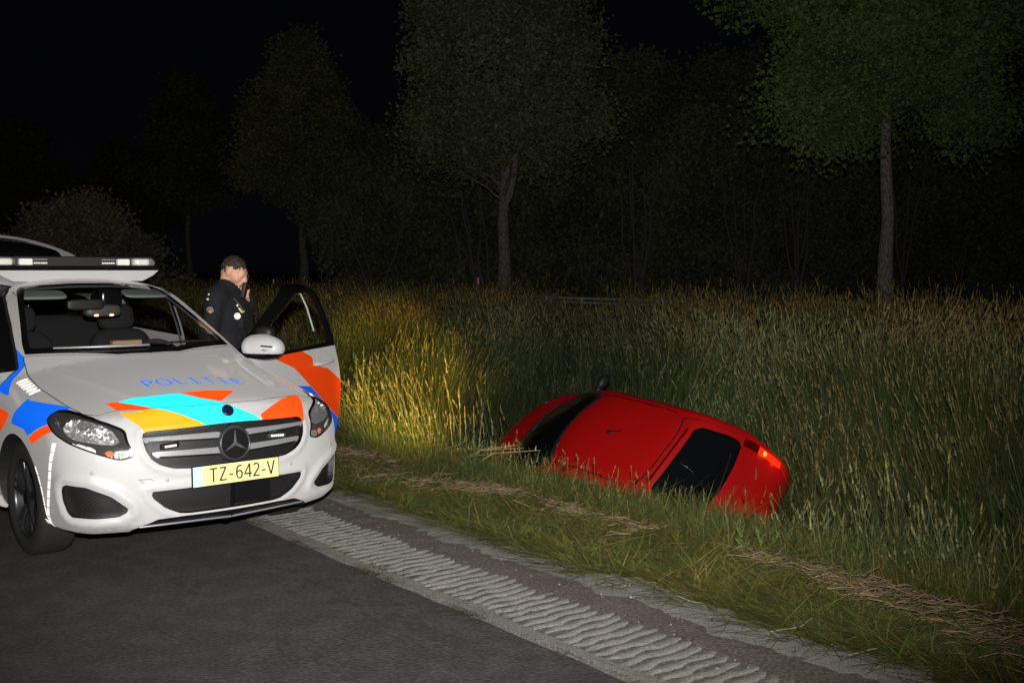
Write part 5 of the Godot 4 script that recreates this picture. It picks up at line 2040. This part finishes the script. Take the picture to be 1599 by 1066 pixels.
func trees() -> void:
	for k in 3:
		leaf_forms.append(leaf_ball(12, 0.075, 0.26))
	var lime := Color(0.10, 0.115, 0.055)
	tree("lime_tree", "tall avenue tree with a thick straight trunk and yellow-green leaves at the far right", "avenue trees in a row behind the field", 8.28, -24.0, {"h": 11.6, "low": 5.5, "r": 3.3, "droop": true, "trunk": 0.18, "arms": 270, "sprays": 34, "tone": Color(0.125, 0.175, 0.05), "shape": [0.35, 0.65, 0.9, 1.0, 0.95, 0.8, 0.5, 0.2]})
	tree("lime_tree", "broad avenue tree with a forked trunk in the middle", "avenue trees in a row behind the field", -0.24, -32.0, {"h": 12.8, "low": 4.7, "r": 3.05, "trunk": 0.21, "fork": 3.3, "arms": 270, "sprays": 34, "tone": Color(0.145, 0.17, 0.085), "shape": [0.6, 0.95, 1.0, 0.93, 0.82, 0.66, 0.42, 0.12]})
	tree("lime_tree", "dim pointed avenue tree between the officer and the forked tree", "avenue trees in a row behind the field", -8.95, -46.0, {"h": 10.9, "low": 4.9, "r": 2.85, "trunk": 0.2, "arms": 220, "sprays": 30, "tone": Color(0.15, 0.17, 0.085), "leaf": 1.25, "shape": [0.75, 1.0, 0.97, 0.86, 0.7, 0.5, 0.28, 0.06]})
	tree("lime_tree", "faintest avenue tree, far off above the roof of the police car", "avenue trees in a row behind the field", -17.4, -58.0, {"h": 11.2, "low": 5.4, "r": 2.7, "trunk": 0.2, "arms": 190, "sprays": 26, "tone": lime, "leaf": 1.5, "shape": [0.7, 1.0, 0.95, 0.82, 0.66, 0.45, 0.25, 0.06]})
	tree("round_bush", "wide low pale-leaved bush behind the light bar of the police car", "", -13.6, -34.0, {"h": 3.5, "low": 0.4, "r": 2.7, "trunk": 0.12, "arms": 120, "sprays": 34, "tone": Color(0.15, 0.15, 0.11), "bias": 0.9, "shape": [0.8, 1.0, 1.0, 0.96, 0.86, 0.7, 0.45, 0.1]})
	for q in [[-27.0, -60.0, 9.2, "low dark tree at the far left edge"], [-22.5, -62.0, 8.2, "low dark tree behind the pale bush"]]:
		tree("far_tree", q[3], "", q[0], q[1], {"h": q[2], "low": 1.0, "r": 3.4, "trunk": 0.16, "arms": 90, "sprays": 26, "tone": Color(0.08, 0.085, 0.04), "leaf": 1.5})
	# the wood: leaning, many-stemmed trees side by side
	var marks := ["beside the third avenue tree", "left of the forked tree", "just left behind the forked trunk", "just right behind the forked trunk", "first right of the forked tree's crown", "with the pale fan of stems, left one", "with the pale fan of stems, right one", "with one long slanting stem", "midway between fan of stems and thick trunk", "left behind the thick trunk", "right behind the thick trunk", "second right of the thick trunk", "before the right edge", "at the right edge"]
	var tops := [6.4, 7.2, 7.7, 8.0, 8.6, 8.9, 9.0, 9.2, 9.6, 10.0, 10.4, 10.6, 10.2, 9.8]
	for k in 14:
		var px := 600.0 + 78.0 * k
		var dist := 44.0 + 2.5 * sin(k * 2.3)
		var x := (px - 800.0) / 1680.0 * dist
		wood_tree("wood_tree", "dark leaning wood-edge tree " + marks[k], x, -dist, tops[k] + 0.3, k)


func wood_tree(called: String, label: String, x: float, z: float, h: float, k: int) -> void:
	var o := thing(called, label, "tree", "trees along the edge of the wood")
	o.position = Vector3(x, 0.15, z)
	var list := []
	var arms := []
	for j in 3 + k % 3:
		var w := rng.randf() * TAU
		var foot := Vector3(rng.randfn() * 0.18, 0, rng.randfn() * 0.15 + 1.6)
		var hd := foot + Vector3(cos(w) * 1.3, h * rng.randf_range(0.45, 0.65), sin(w) * 0.4)
		put(limb(foot, hd, rng.randf_range(0.05, 0.085), 0.03, 0.09, 6), "stem", mt("pale_bark", Color(0.15, 0.14, 0.125), 0.9), o)
	for j in 105:
		var u := rng.randf()
		var wide := 2.9 * shape_at([0.7, 0.55, 0.75, 1.0, 1.0, 0.9, 0.7, 0.35], u)
		var c := Vector3(rng.randf_range(-1, 1) * wide, lerpf(0.1, h, u), rng.randf_range(-1.2, 1.2))
		if u > 0.08 and u < 0.38 and rng.randf() < 0.55:
			c.z = rng.randf_range(-2.0, -0.6)
		var shade := rng.randf_range(0.6, 1.3)
		for i in 30:
			var b := Basis.from_euler(Vector3(rng.randf() * 6.28, rng.randf() * 6.28, rng.randf() * 6.28)) * Basis.from_scale(Vector3.ONE * rng.randf_range(1.1, 1.9))
			var s := shade * rng.randf_range(0.8, 1.2)
			list.append([Transform3D(b, c + Vector3(rng.randfn(), rng.randfn(), rng.randfn()) * 0.34), Color(0.15 * s, 0.17 * s, 0.09 * s)])
	scatter("crown", leaf_forms[k % 3], tint("leaves", 0.6, 0.35), list, "", "", o)


# ---------------------------------------------------------------- posts and rail

func roadside() -> void:
	for q in [[-0.955, -30.0, 1.34, Color(0.85, 0.06, 0.05), "marker post with red reflector beside the forked tree trunk"], [-8.42, -38.0, 1.22, Color(0.85, 0.85, 0.85), "marker post with white reflector right of the officer"]]:
		var o := thing("marker_post", q[4], "marker post", "marker posts along the far road")
		o.position = Vector3(q[0], 0.05, q[1])
		var hh: float = q[2]
		put(brick(Vector3(0, hh * 0.5, 0), Vector3(0.05, hh * 0.5, 0.025)), "post", mt("post_grey", Color(0.10, 0.10, 0.11), 0.7), o)
		put(brick(Vector3(0.012, hh - 0.12, 0.028), Vector3(0.028, 0.085, 0.006)), "reflector", mt("reflector_%.2f" % q[3].g, q[3], 0.4), o)
	var rail := thing("guard_rail", "short grey guard rail showing through a gap in the tall grass", "guard rail")
	var p0 := Vector3(1.15, 0, -27.2)
	rail.position = p0
	rail.rotation.y = atan2(RS.x, RS.z) + PI / 2
	var metal := mt("galvanised_steel", Color(0.42, 0.42, 0.43), 0.5, 0.3)
	for y in [0.875, 0.775]:
		put(brick(Vector3(-1.6, y, 0.03), Vector3(3.2, 0.03, 0.02)), "rail_beam", metal, rail)
	for k in 4:
		put(brick(Vector3(0.4 - 1.33 * k, 0.45, -0.03), Vector3(0.03, 0.45, 0.03)), "rail_post", metal, rail)


# ---------------------------------------------------------------- grass and weeds

func blade(v: PackedVector3Array, n: PackedVector3Array, c: PackedColorArray, foot: Vector3, dir: Vector3, len: float, wide: float, bend: float, col: Color, segs := 3, taper := true) -> Vector3:
	var up := Vector3.UP
	var across := dir.cross(up).normalized()
	var prev := [foot - across * wide * 0.5, foot + across * wide * 0.5]
	var p := foot
	var lean := 0.08 + bend * 0.15
	for k in segs:
		lean += bend / segs
		var d := (up * cos(lean) + dir * sin(lean)).normalized()
		var q := p + d * len / segs
		var w := wide * ((1.0 - float(k + 1) / segs) if taper else 0.9)
		var cur := [q - across * w * 0.5, q + across * w * 0.5]
		var nn := across.cross(d).normalized()
		for t in ([prev[0], cur[0], prev[1], prev[1], cur[0], cur[1]] if w > 0.0001 else [prev[0], q, prev[1]]):
			v.append(t)
			n.append(nn)
			c.append(col)
		prev = cur
		p = q
	return p


func tuft(blades: int, stalks: int, h: float, foot: float, wide: float, headed := true) -> ArrayMesh:
	var v := PackedVector3Array()
	var n := PackedVector3Array()
	var c := PackedColorArray()
	for k in blades:
		var w := rng.randf() * TAU
		var g := rng.randf()
		var col := Color(0.050, 0.088, 0.021).lerp(Color(0.16, 0.145, 0.048), g * g)
		blade(v, n, c, Vector3(rng.randfn(), 0, rng.randfn()) * foot * 0.5, Vector3(cos(w), 0, sin(w)), h * rng.randf_range(0.45, 0.95), wide * rng.randf_range(0.7, 1.3), rng.randf_range(0.1, 1.3), col)
	for k in stalks:
		var w := rng.randf() * TAU
		var dir := Vector3(cos(w), 0, sin(w))
		var col := Color(0.10, 0.125, 0.040).lerp(Color(0.19, 0.16, 0.070), rng.randf())
		var tip := blade(v, n, c, Vector3(rng.randfn(), 0, rng.randfn()) * foot * 0.5, dir, h * rng.randf_range(0.85, 1.15), 0.0035, rng.randf_range(0.0, 0.35), col, 3, false)
		if headed:
			var hc := Color(0.19, 0.155, 0.062).lerp(Color(0.27, 0.225, 0.105), rng.randf())
			for j in 5:
				var a := rng.randf() * TAU
				blade(v, n, c, tip - Vector3(0, 0.10, 0) + Vector3(0, 0.025 * j, 0) - dir * 0.004 * (5 - j), Vector3(cos(a), 0, sin(a)), 0.05, 0.012, 0.25, hc, 2)
	return mesh_of(v, n, c)


var red_inverse := Transform3D()


func tall(t: float, s: float) -> float:
	# the height of the grass at a place
	var h := lerpf(0.05, 0.95, smoothstep(4.65, 5.75, t))
	var open := smoothstep(-7.7, -6.9, s) * (1.0 - smoothstep(-4.3, -3.4, s)) * (1.0 - smoothstep(7.0, 7.6, t))
	h = lerpf(h, minf(h, 0.33), open)
	var gap := 1.0 - smoothstep(0.35, 1.0, absf((RT * t + RS * s).x - 0.072 * -(RT * t + RS * s).z) / 0.85)
	if t > 10.0:
		h = lerpf(h, 0.60, gap)
	return h * (1.0 + 0.42 * bumps.get_noise_2d(t * 1.3, s * 1.3))


func seen_from_road(p: Vector3, slack := 2.5) -> bool:
	var d := -p.z
	if d < 2.0:
		return p.length() < 4.5 and d > -1.0
	return absf(p.x) < d * 0.476 + slack


func hits_car(p: Vector3, h: float) -> bool:
	var lamp: Vector3 = red_inverse * (p + Vector3(0, h * 0.5, 0))
	if lamp.z > 0.0 and lamp.z < 2.2 and absf(lamp.x) < 0.8 and lamp.y < 1.1 and h > 0.25:
		return true
	for u in [0.25, 0.6, 1.0]:
		var q: Vector3 = red_inverse * (p + Vector3(0, h * u, 0))
		if absf(q.x) < 0.88 and q.z < 0.1 and q.z > -3.9 and q.y > -0.3 and q.y < 1.5:
			return true
	return false


func plants() -> void:
	red_inverse = Transform3D(Basis(Vector3(-.6072, -.6557, .4487), Vector3(-.4436, .7484, .4931), Vector3(-.6591, .1004, -.7453)).orthonormalized() * Basis.from_scale(Vector3(0.92, 0.92, 0.879)), Vector3(0.1646, -0.7059, -12.0857)).affine_inverse()
	var grass := tint("grass_blades", 0.65, 0.25)
	var forms := []
	for k in 9:
		forms.append(tuft(17, 2 + k % 2, 1.0, 0.32, 0.0105) if k < 6 else tuft(22, k - 6, 0.9, 0.30, 0.012, k == 8))
	var lists := [[], [], [], [], [], [], [], [], []]
	var tries := 60000
	for k in tries:
		var t := 4.7 + 13.8 * pow(rng.randf(), 1.35)
		var s := rng.randf_range(-42.0, 1.0)
		var p := at(t, s, level(t, s) - 0.02)
		if not seen_from_road(p):
			continue
		var far := p.length()
		if rng.randf() > clampf(13.0 / far, 0.25, 1.0):
			continue
		var h := tall(t, s) * rng.randf_range(0.75, 1.15)
		if h < 0.12 or hits_car(p, h):
			continue
		var wide := lerpf(0.65, 1.0, clampf(h, 0.0, 1.0)) * (1.0 + maxf(0.0, far - 14.0) * 0.02)
		var blow := Vector3(bumps.get_noise_2d(t * 0.8, s * 0.8 + 300.0), 0, bumps.get_noise_2d(t * 0.8 + 300.0, s * 0.8)) * 1.1
		var b := Basis.from_euler(Vector3(blow.x + rng.randfn() * 0.12, 0, blow.z + rng.randfn() * 0.12)) * Basis(Vector3.UP, rng.randf() * TAU) * Basis.from_scale(Vector3(wide, h, wide))
		var dry := clampf(0.5 + 0.9 * bumps.get_noise_2d(t * 0.9 + 70.0, s * 0.9) + (0.45 if t > 10.5 else -0.25), 0.0, 1.0)
		var l := rng.randf_range(0.75, 1.25)
		var dark_zone := smoothstep(-0.2, 0.2, bumps.get_noise_2d(t * 0.6 + 11.0, s * 0.6) + 0.2) * smoothstep(7.0, 7.8, t) * (1.0 - smoothstep(12.0, 14.0, t)) * smoothstep(-16.5, -14.5, s) * (1.0 - smoothstep(-9.0, -7.0, s))  # zone where the same tufts are coloured darker and less dry
		l *= lerpf(1.0, 0.42, dark_zone)
		dry *= 1.0 - dark_zone
		var which := rng.randi() % 6 if rng.randf() < smoothstep(6.0, 9.5, t) * (1.0 - 0.7 * dark_zone) + 0.12 else 6 + rng.randi() % 3
		lists[which].append([Transform3D(b, p), Color(l * lerpf(0.75, 1.2, dry), l * lerpf(1.0, 1.02, dry), l * lerpf(0.9, 0.75, dry))])
	for k in 9:
		var gh := scatter("tall_grass", bake_copy(forms[k]), grass, lists[k], ["tall olive grass with seed heads filling the ditch and field", "tall grass mixed in over ditch and field, drooping blades", "tall grass mixed in over ditch and field, many stalks", "tall grass mixed in over ditch and field, short heads", "tall grass mixed in over ditch and field, leaning tufts", "tall grass mixed in over ditch and field, thin tufts", "green leafy grass on the banks of the ditch without heads", "green leafy grass on the banks of the ditch, few stalks", "green leafy grass on the banks of the ditch, some heads"][k], "grass")
	# short turf along the road and low growth on the bank
	var low := [tuft(16, 0, 1.0, 0.12, 0.009, false), tuft(12, 0, 1.0, 0.15, 0.013, false), tuft(20, 1, 1.0, 0.16, 0.008, false)]
	var ll := [[], [], []]
	for k in 34000:
		var s := rng.randf_range(-20.0, 0.5)
		var t := 3.85 + bumps.get_noise_2d(s * 4.0, 73.0) * 0.14 + 2.4 * pow(rng.randf(), 1.1)
		var p := at(t, s, level(t, s) - 0.005)
		if not seen_from_road(p, 1.5):
			continue
		if t > 4.2 and t < 4.75 and bumps.get_noise_2d(t * 4.0, s * 1.6) + 0.6 * bumps.get_noise_2d(s * 0.8, 91.0) > -0.03 and rng.randf() < 0.8:
			continue
		var h := rng.randf_range(0.05, 0.11) * (1.0 + 1.3 * smoothstep(4.3, 5.0, t))
		if t > 4.9: h *= rng.randf_range(0.8, 1.9)
		if hits_car(p, h):
			continue
		var b := Basis.from_euler(Vector3(rng.randfn() * 0.15, rng.randf() * TAU, rng.randfn() * 0.15)) * Basis.from_scale(Vector3(0.75, h, 0.75))
		var l := rng.randf_range(0.7, 1.3)
		var g := clampf(0.5 + bumps.get_noise_2d(t * 3.0, s * 3.0), 0.0, 1.0)
		ll[rng.randi() % 3].append([Transform3D(b, p), Color(l * lerpf(1.3, 1.9, g), l * 1.35, l * 1.2)])
	for k in 140:
		var s := rng.randf_range(-9.0, 0.0)
		var b := Basis.from_euler(Vector3(0, rng.randf() * TAU, 0)) * Basis.from_scale(Vector3(0.35, rng.randf_range(0.015, 0.04), 0.35))
		if bumps.get_noise_2d(s * 5.0, 12.0) > 0.0:
			ll[0].append([Transform3D(b, at(2.915 + rng.randf_range(-0.015, 0.03), s, -0.004)), Color(0.6, 0.7, 0.5)])
	for k in 3:
		scatter("verge_grass", low[k], grass, ll[k], ["short green turf along the gravel edge", "short coarse turf on the road side of the ditch", "short fine turf on the road side of the ditch"][k], "grass")
	# mown hay lying in a swath
	var straw := Msh.new()
	straw = tube([Vector3(-0.5, 0, 0), Vector3(-0.15, 0.012, 0.03), Vector3(0.2, 0.0, 0.02), Vector3(0.5, 0.015, -0.02)], [0.0028, 0.0032, 0.0028, 0.0014], 4)
	var sl := []
	for k in 7500:
		var s := rng.randf_range(-16.0, 0.5)
		var t := 4.5 + rng.randfn() * 0.13 + bumps.get_noise_2d(s * 1.2, 5.0) * 0.22
		if bumps.get_noise_2d(t * 4.0, s * 1.6) + 0.6 * bumps.get_noise_2d(s * 0.8, 91.0) < -0.03 and rng.randf() < 0.95:
			continue
		var b := Basis.from_euler(Vector3(rng.randfn() * 0.3, rng.randfn() * 0.85 - 0.1, rng.randfn() * 0.16)) * Basis.from_scale(Vector3(rng.randf_range(0.06, 0.26), 1.0, 1.0))
		var l := rng.randf_range(0.5, 1.35)
		sl.append([Transform3D(b, at(t, s, level(t, s) + rng.randf_range(0.01, 0.085))), Color(0.25 * l, 0.175 * l, 0.105 * l)])
	for k in 26:
		var b := Basis.from_euler(Vector3(0, rng.randf() * TAU, rng.randfn() * 0.1)) * Basis.from_scale(Vector3(rng.randf_range(0.12, 0.34), 1.0, 1.0))
		var s := rng.randf_range(-8.0, -1.0)
		var t := rng.randf_range(3.75, 5.0)
		sl.append([Transform3D(b, at(t, s, level(t, s) + 0.03)), Color(0.33, 0.27, 0.17)])
	scatter("hay", bake(straw), tint("straw", 0.8), sl, "swath of dry mown hay on the short grass", "hay")
	weeds()


func bake_copy(m: ArrayMesh) -> ArrayMesh:
	return m


func weed(called: String, label: String, x: float, z: float, h: float, stems: int, tone: Color, kind: int, lean := Vector3.ZERO) -> void:
	var o := thing(called, label, "weed", "")
	var q := ts(Vector3(x, 0, z))
	o.position = Vector3(x, level(q.x, q.y) - 0.02, z)
	var v := PackedVector3Array()
	var n := PackedVector3Array()
	var c := PackedColorArray()
	var white := Color(1, 1, 1)
	for k in stems:
		var w := rng.randf() * TAU
		var foot := Vector3(rng.randfn(), 0, rng.randfn()) * 0.07
		var hh := h * rng.randf_range(0.75, 1.05)
		var top := foot + Vector3(cos(w) * 0.10, hh, sin(w) * 0.10) * Vector3(1, 1, 1) + lean * hh
		if lean.length() > 0.4:
			top.y = foot.y + hh * 0.35
		var mid := foot.lerp(top, 0.5) + Vector3(0, hh * (0.12 if lean.length() > 0.4 else 0.0), 0)
		put(tube([foot, mid, top], [0.006, 0.005, 0.002], 5), "stem", mt(called + "_stem", tone * 0.9, 0.7), o)
		var cnt := 16
		for j in cnt:
			var u := lerpf(0.15, 1.0, float(j) / cnt)
			var p := foot.lerp(mid, u * 2.0) if u < 0.5 else mid.lerp(top, u * 2.0 - 1.0)
			var a := j * 2.4 + w
			var d := Vector3(cos(a), 0, sin(a))
			if kind == 0:
				blade(v, n, c, p, d, lerpf(0.15, 0.06, u), 0.032 * lerpf(1.0, 0.6, u), 1.3, white * rng.randf_range(0.8, 1.2), 3)
			elif u > 0.62:
				blade(v, n, c, p, d, 0.05, 0.011, 0.5, Color(1.5, 1.1, 1.0), 2)
			elif j % 3 == 0:
				blade(v, n, c, p, d, 0.28, 0.010, 1.6, white, 4)
		if kind == 2:
			for j in 9:
				var a := TAU * j / 9
				var ray := top + Vector3(cos(a) * 0.11, 0.07, sin(a) * 0.11)
				put(tube([top, ray], [0.003, 0.002], 4), "ray", mt(called + "_stem", tone * 0.9, 0.7), o)
				for i in 4:
					blade(v, n, c, ray, Vector3(cos(a + i * 1.6), 0, sin(a + i * 1.6)), 0.03, 0.02, 1.2, white, 2)
	var m := mt(called + "_leaf_%.2f" % tone.r, tone, 0.6)
	m.vertex_color_use_as_albedo = true
	m.backlight_enabled = true
	m.backlight = Color(0.3, 0.3, 0.3)
	show_mesh(mesh_of(v, n, c), "leaves", m, o).set_meta("kind", "stuff")


func weeds() -> void:
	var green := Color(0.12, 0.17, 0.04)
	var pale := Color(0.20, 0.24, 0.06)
	weed("umbel_weed", "tall single-stemmed umbel weed standing behind the tail of the red car", 2.05, -9.75, 1.35, 1, Color(0.14, 0.20, 0.07), 2)
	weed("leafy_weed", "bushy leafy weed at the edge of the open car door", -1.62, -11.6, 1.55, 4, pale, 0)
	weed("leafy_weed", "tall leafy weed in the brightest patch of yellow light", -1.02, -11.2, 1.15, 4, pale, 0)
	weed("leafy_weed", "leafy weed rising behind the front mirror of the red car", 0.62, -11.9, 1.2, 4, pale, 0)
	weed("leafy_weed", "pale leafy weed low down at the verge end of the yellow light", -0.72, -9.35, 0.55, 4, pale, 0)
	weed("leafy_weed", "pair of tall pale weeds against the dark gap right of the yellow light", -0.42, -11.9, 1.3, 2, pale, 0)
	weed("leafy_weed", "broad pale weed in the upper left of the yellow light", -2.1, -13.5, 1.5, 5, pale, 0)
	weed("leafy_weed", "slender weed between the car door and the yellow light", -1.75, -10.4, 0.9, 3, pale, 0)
	weed("leafy_weed", "small leafy weed in front of the rear window of the red car", 1.25, -7.35, 0.36, 3, green, 0)
	weed("leafy_weed", "small broad-leaved weed on bank below the red roof", 0.75, -7.15, 0.30, 3, green, 0)
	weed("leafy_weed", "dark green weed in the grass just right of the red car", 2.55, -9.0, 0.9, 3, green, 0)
	weed("leafy_weed", "low leafy weed beside the hay in the right foreground", 1.35, -5.85, 0.22, 4, green, 0)
	weed("seeding_grass", "bent bright seed stalks leaning over the hay left of the red car", -0.95, -9.7, 0.95, 6, Color(0.40, 0.34, 0.13), 1, Vector3(0.7, 0, 0.1))
	weed("seeding_grass", "long bright seed stalks bent over the verge in the yellow light", -0.62, -8.75, 0.85, 5, Color(0.42, 0.36, 0.15), 1, Vector3(0.75, 0, 0.25))
	weed("seeding_grass", "cluster of bright broken stems just left of the nose of the red car", -0.42, -9.0, 0.6, 6, Color(0.42, 0.36, 0.15), 1, Vector3(-0.45, 0, 0.35))
	weed("seeding_grass", "upright seed stalks between the yellow light and the red car", -0.38, -9.6, 0.95, 5, Color(0.38, 0.30, 0.14), 1)
	weed("seeding_grass", "pale flattened stems hanging over the windscreen of the red car", 0.12, -8.55, 0.70, 5, Color(0.34, 0.30, 0.16), 1, Vector3(0.6, 0, -0.2))
	weed("seeding_grass", "single pale straight stalk in front of the red roof", 1.42, -8.05, 1.1, 1, Color(0.34, 0.30, 0.16), 1)
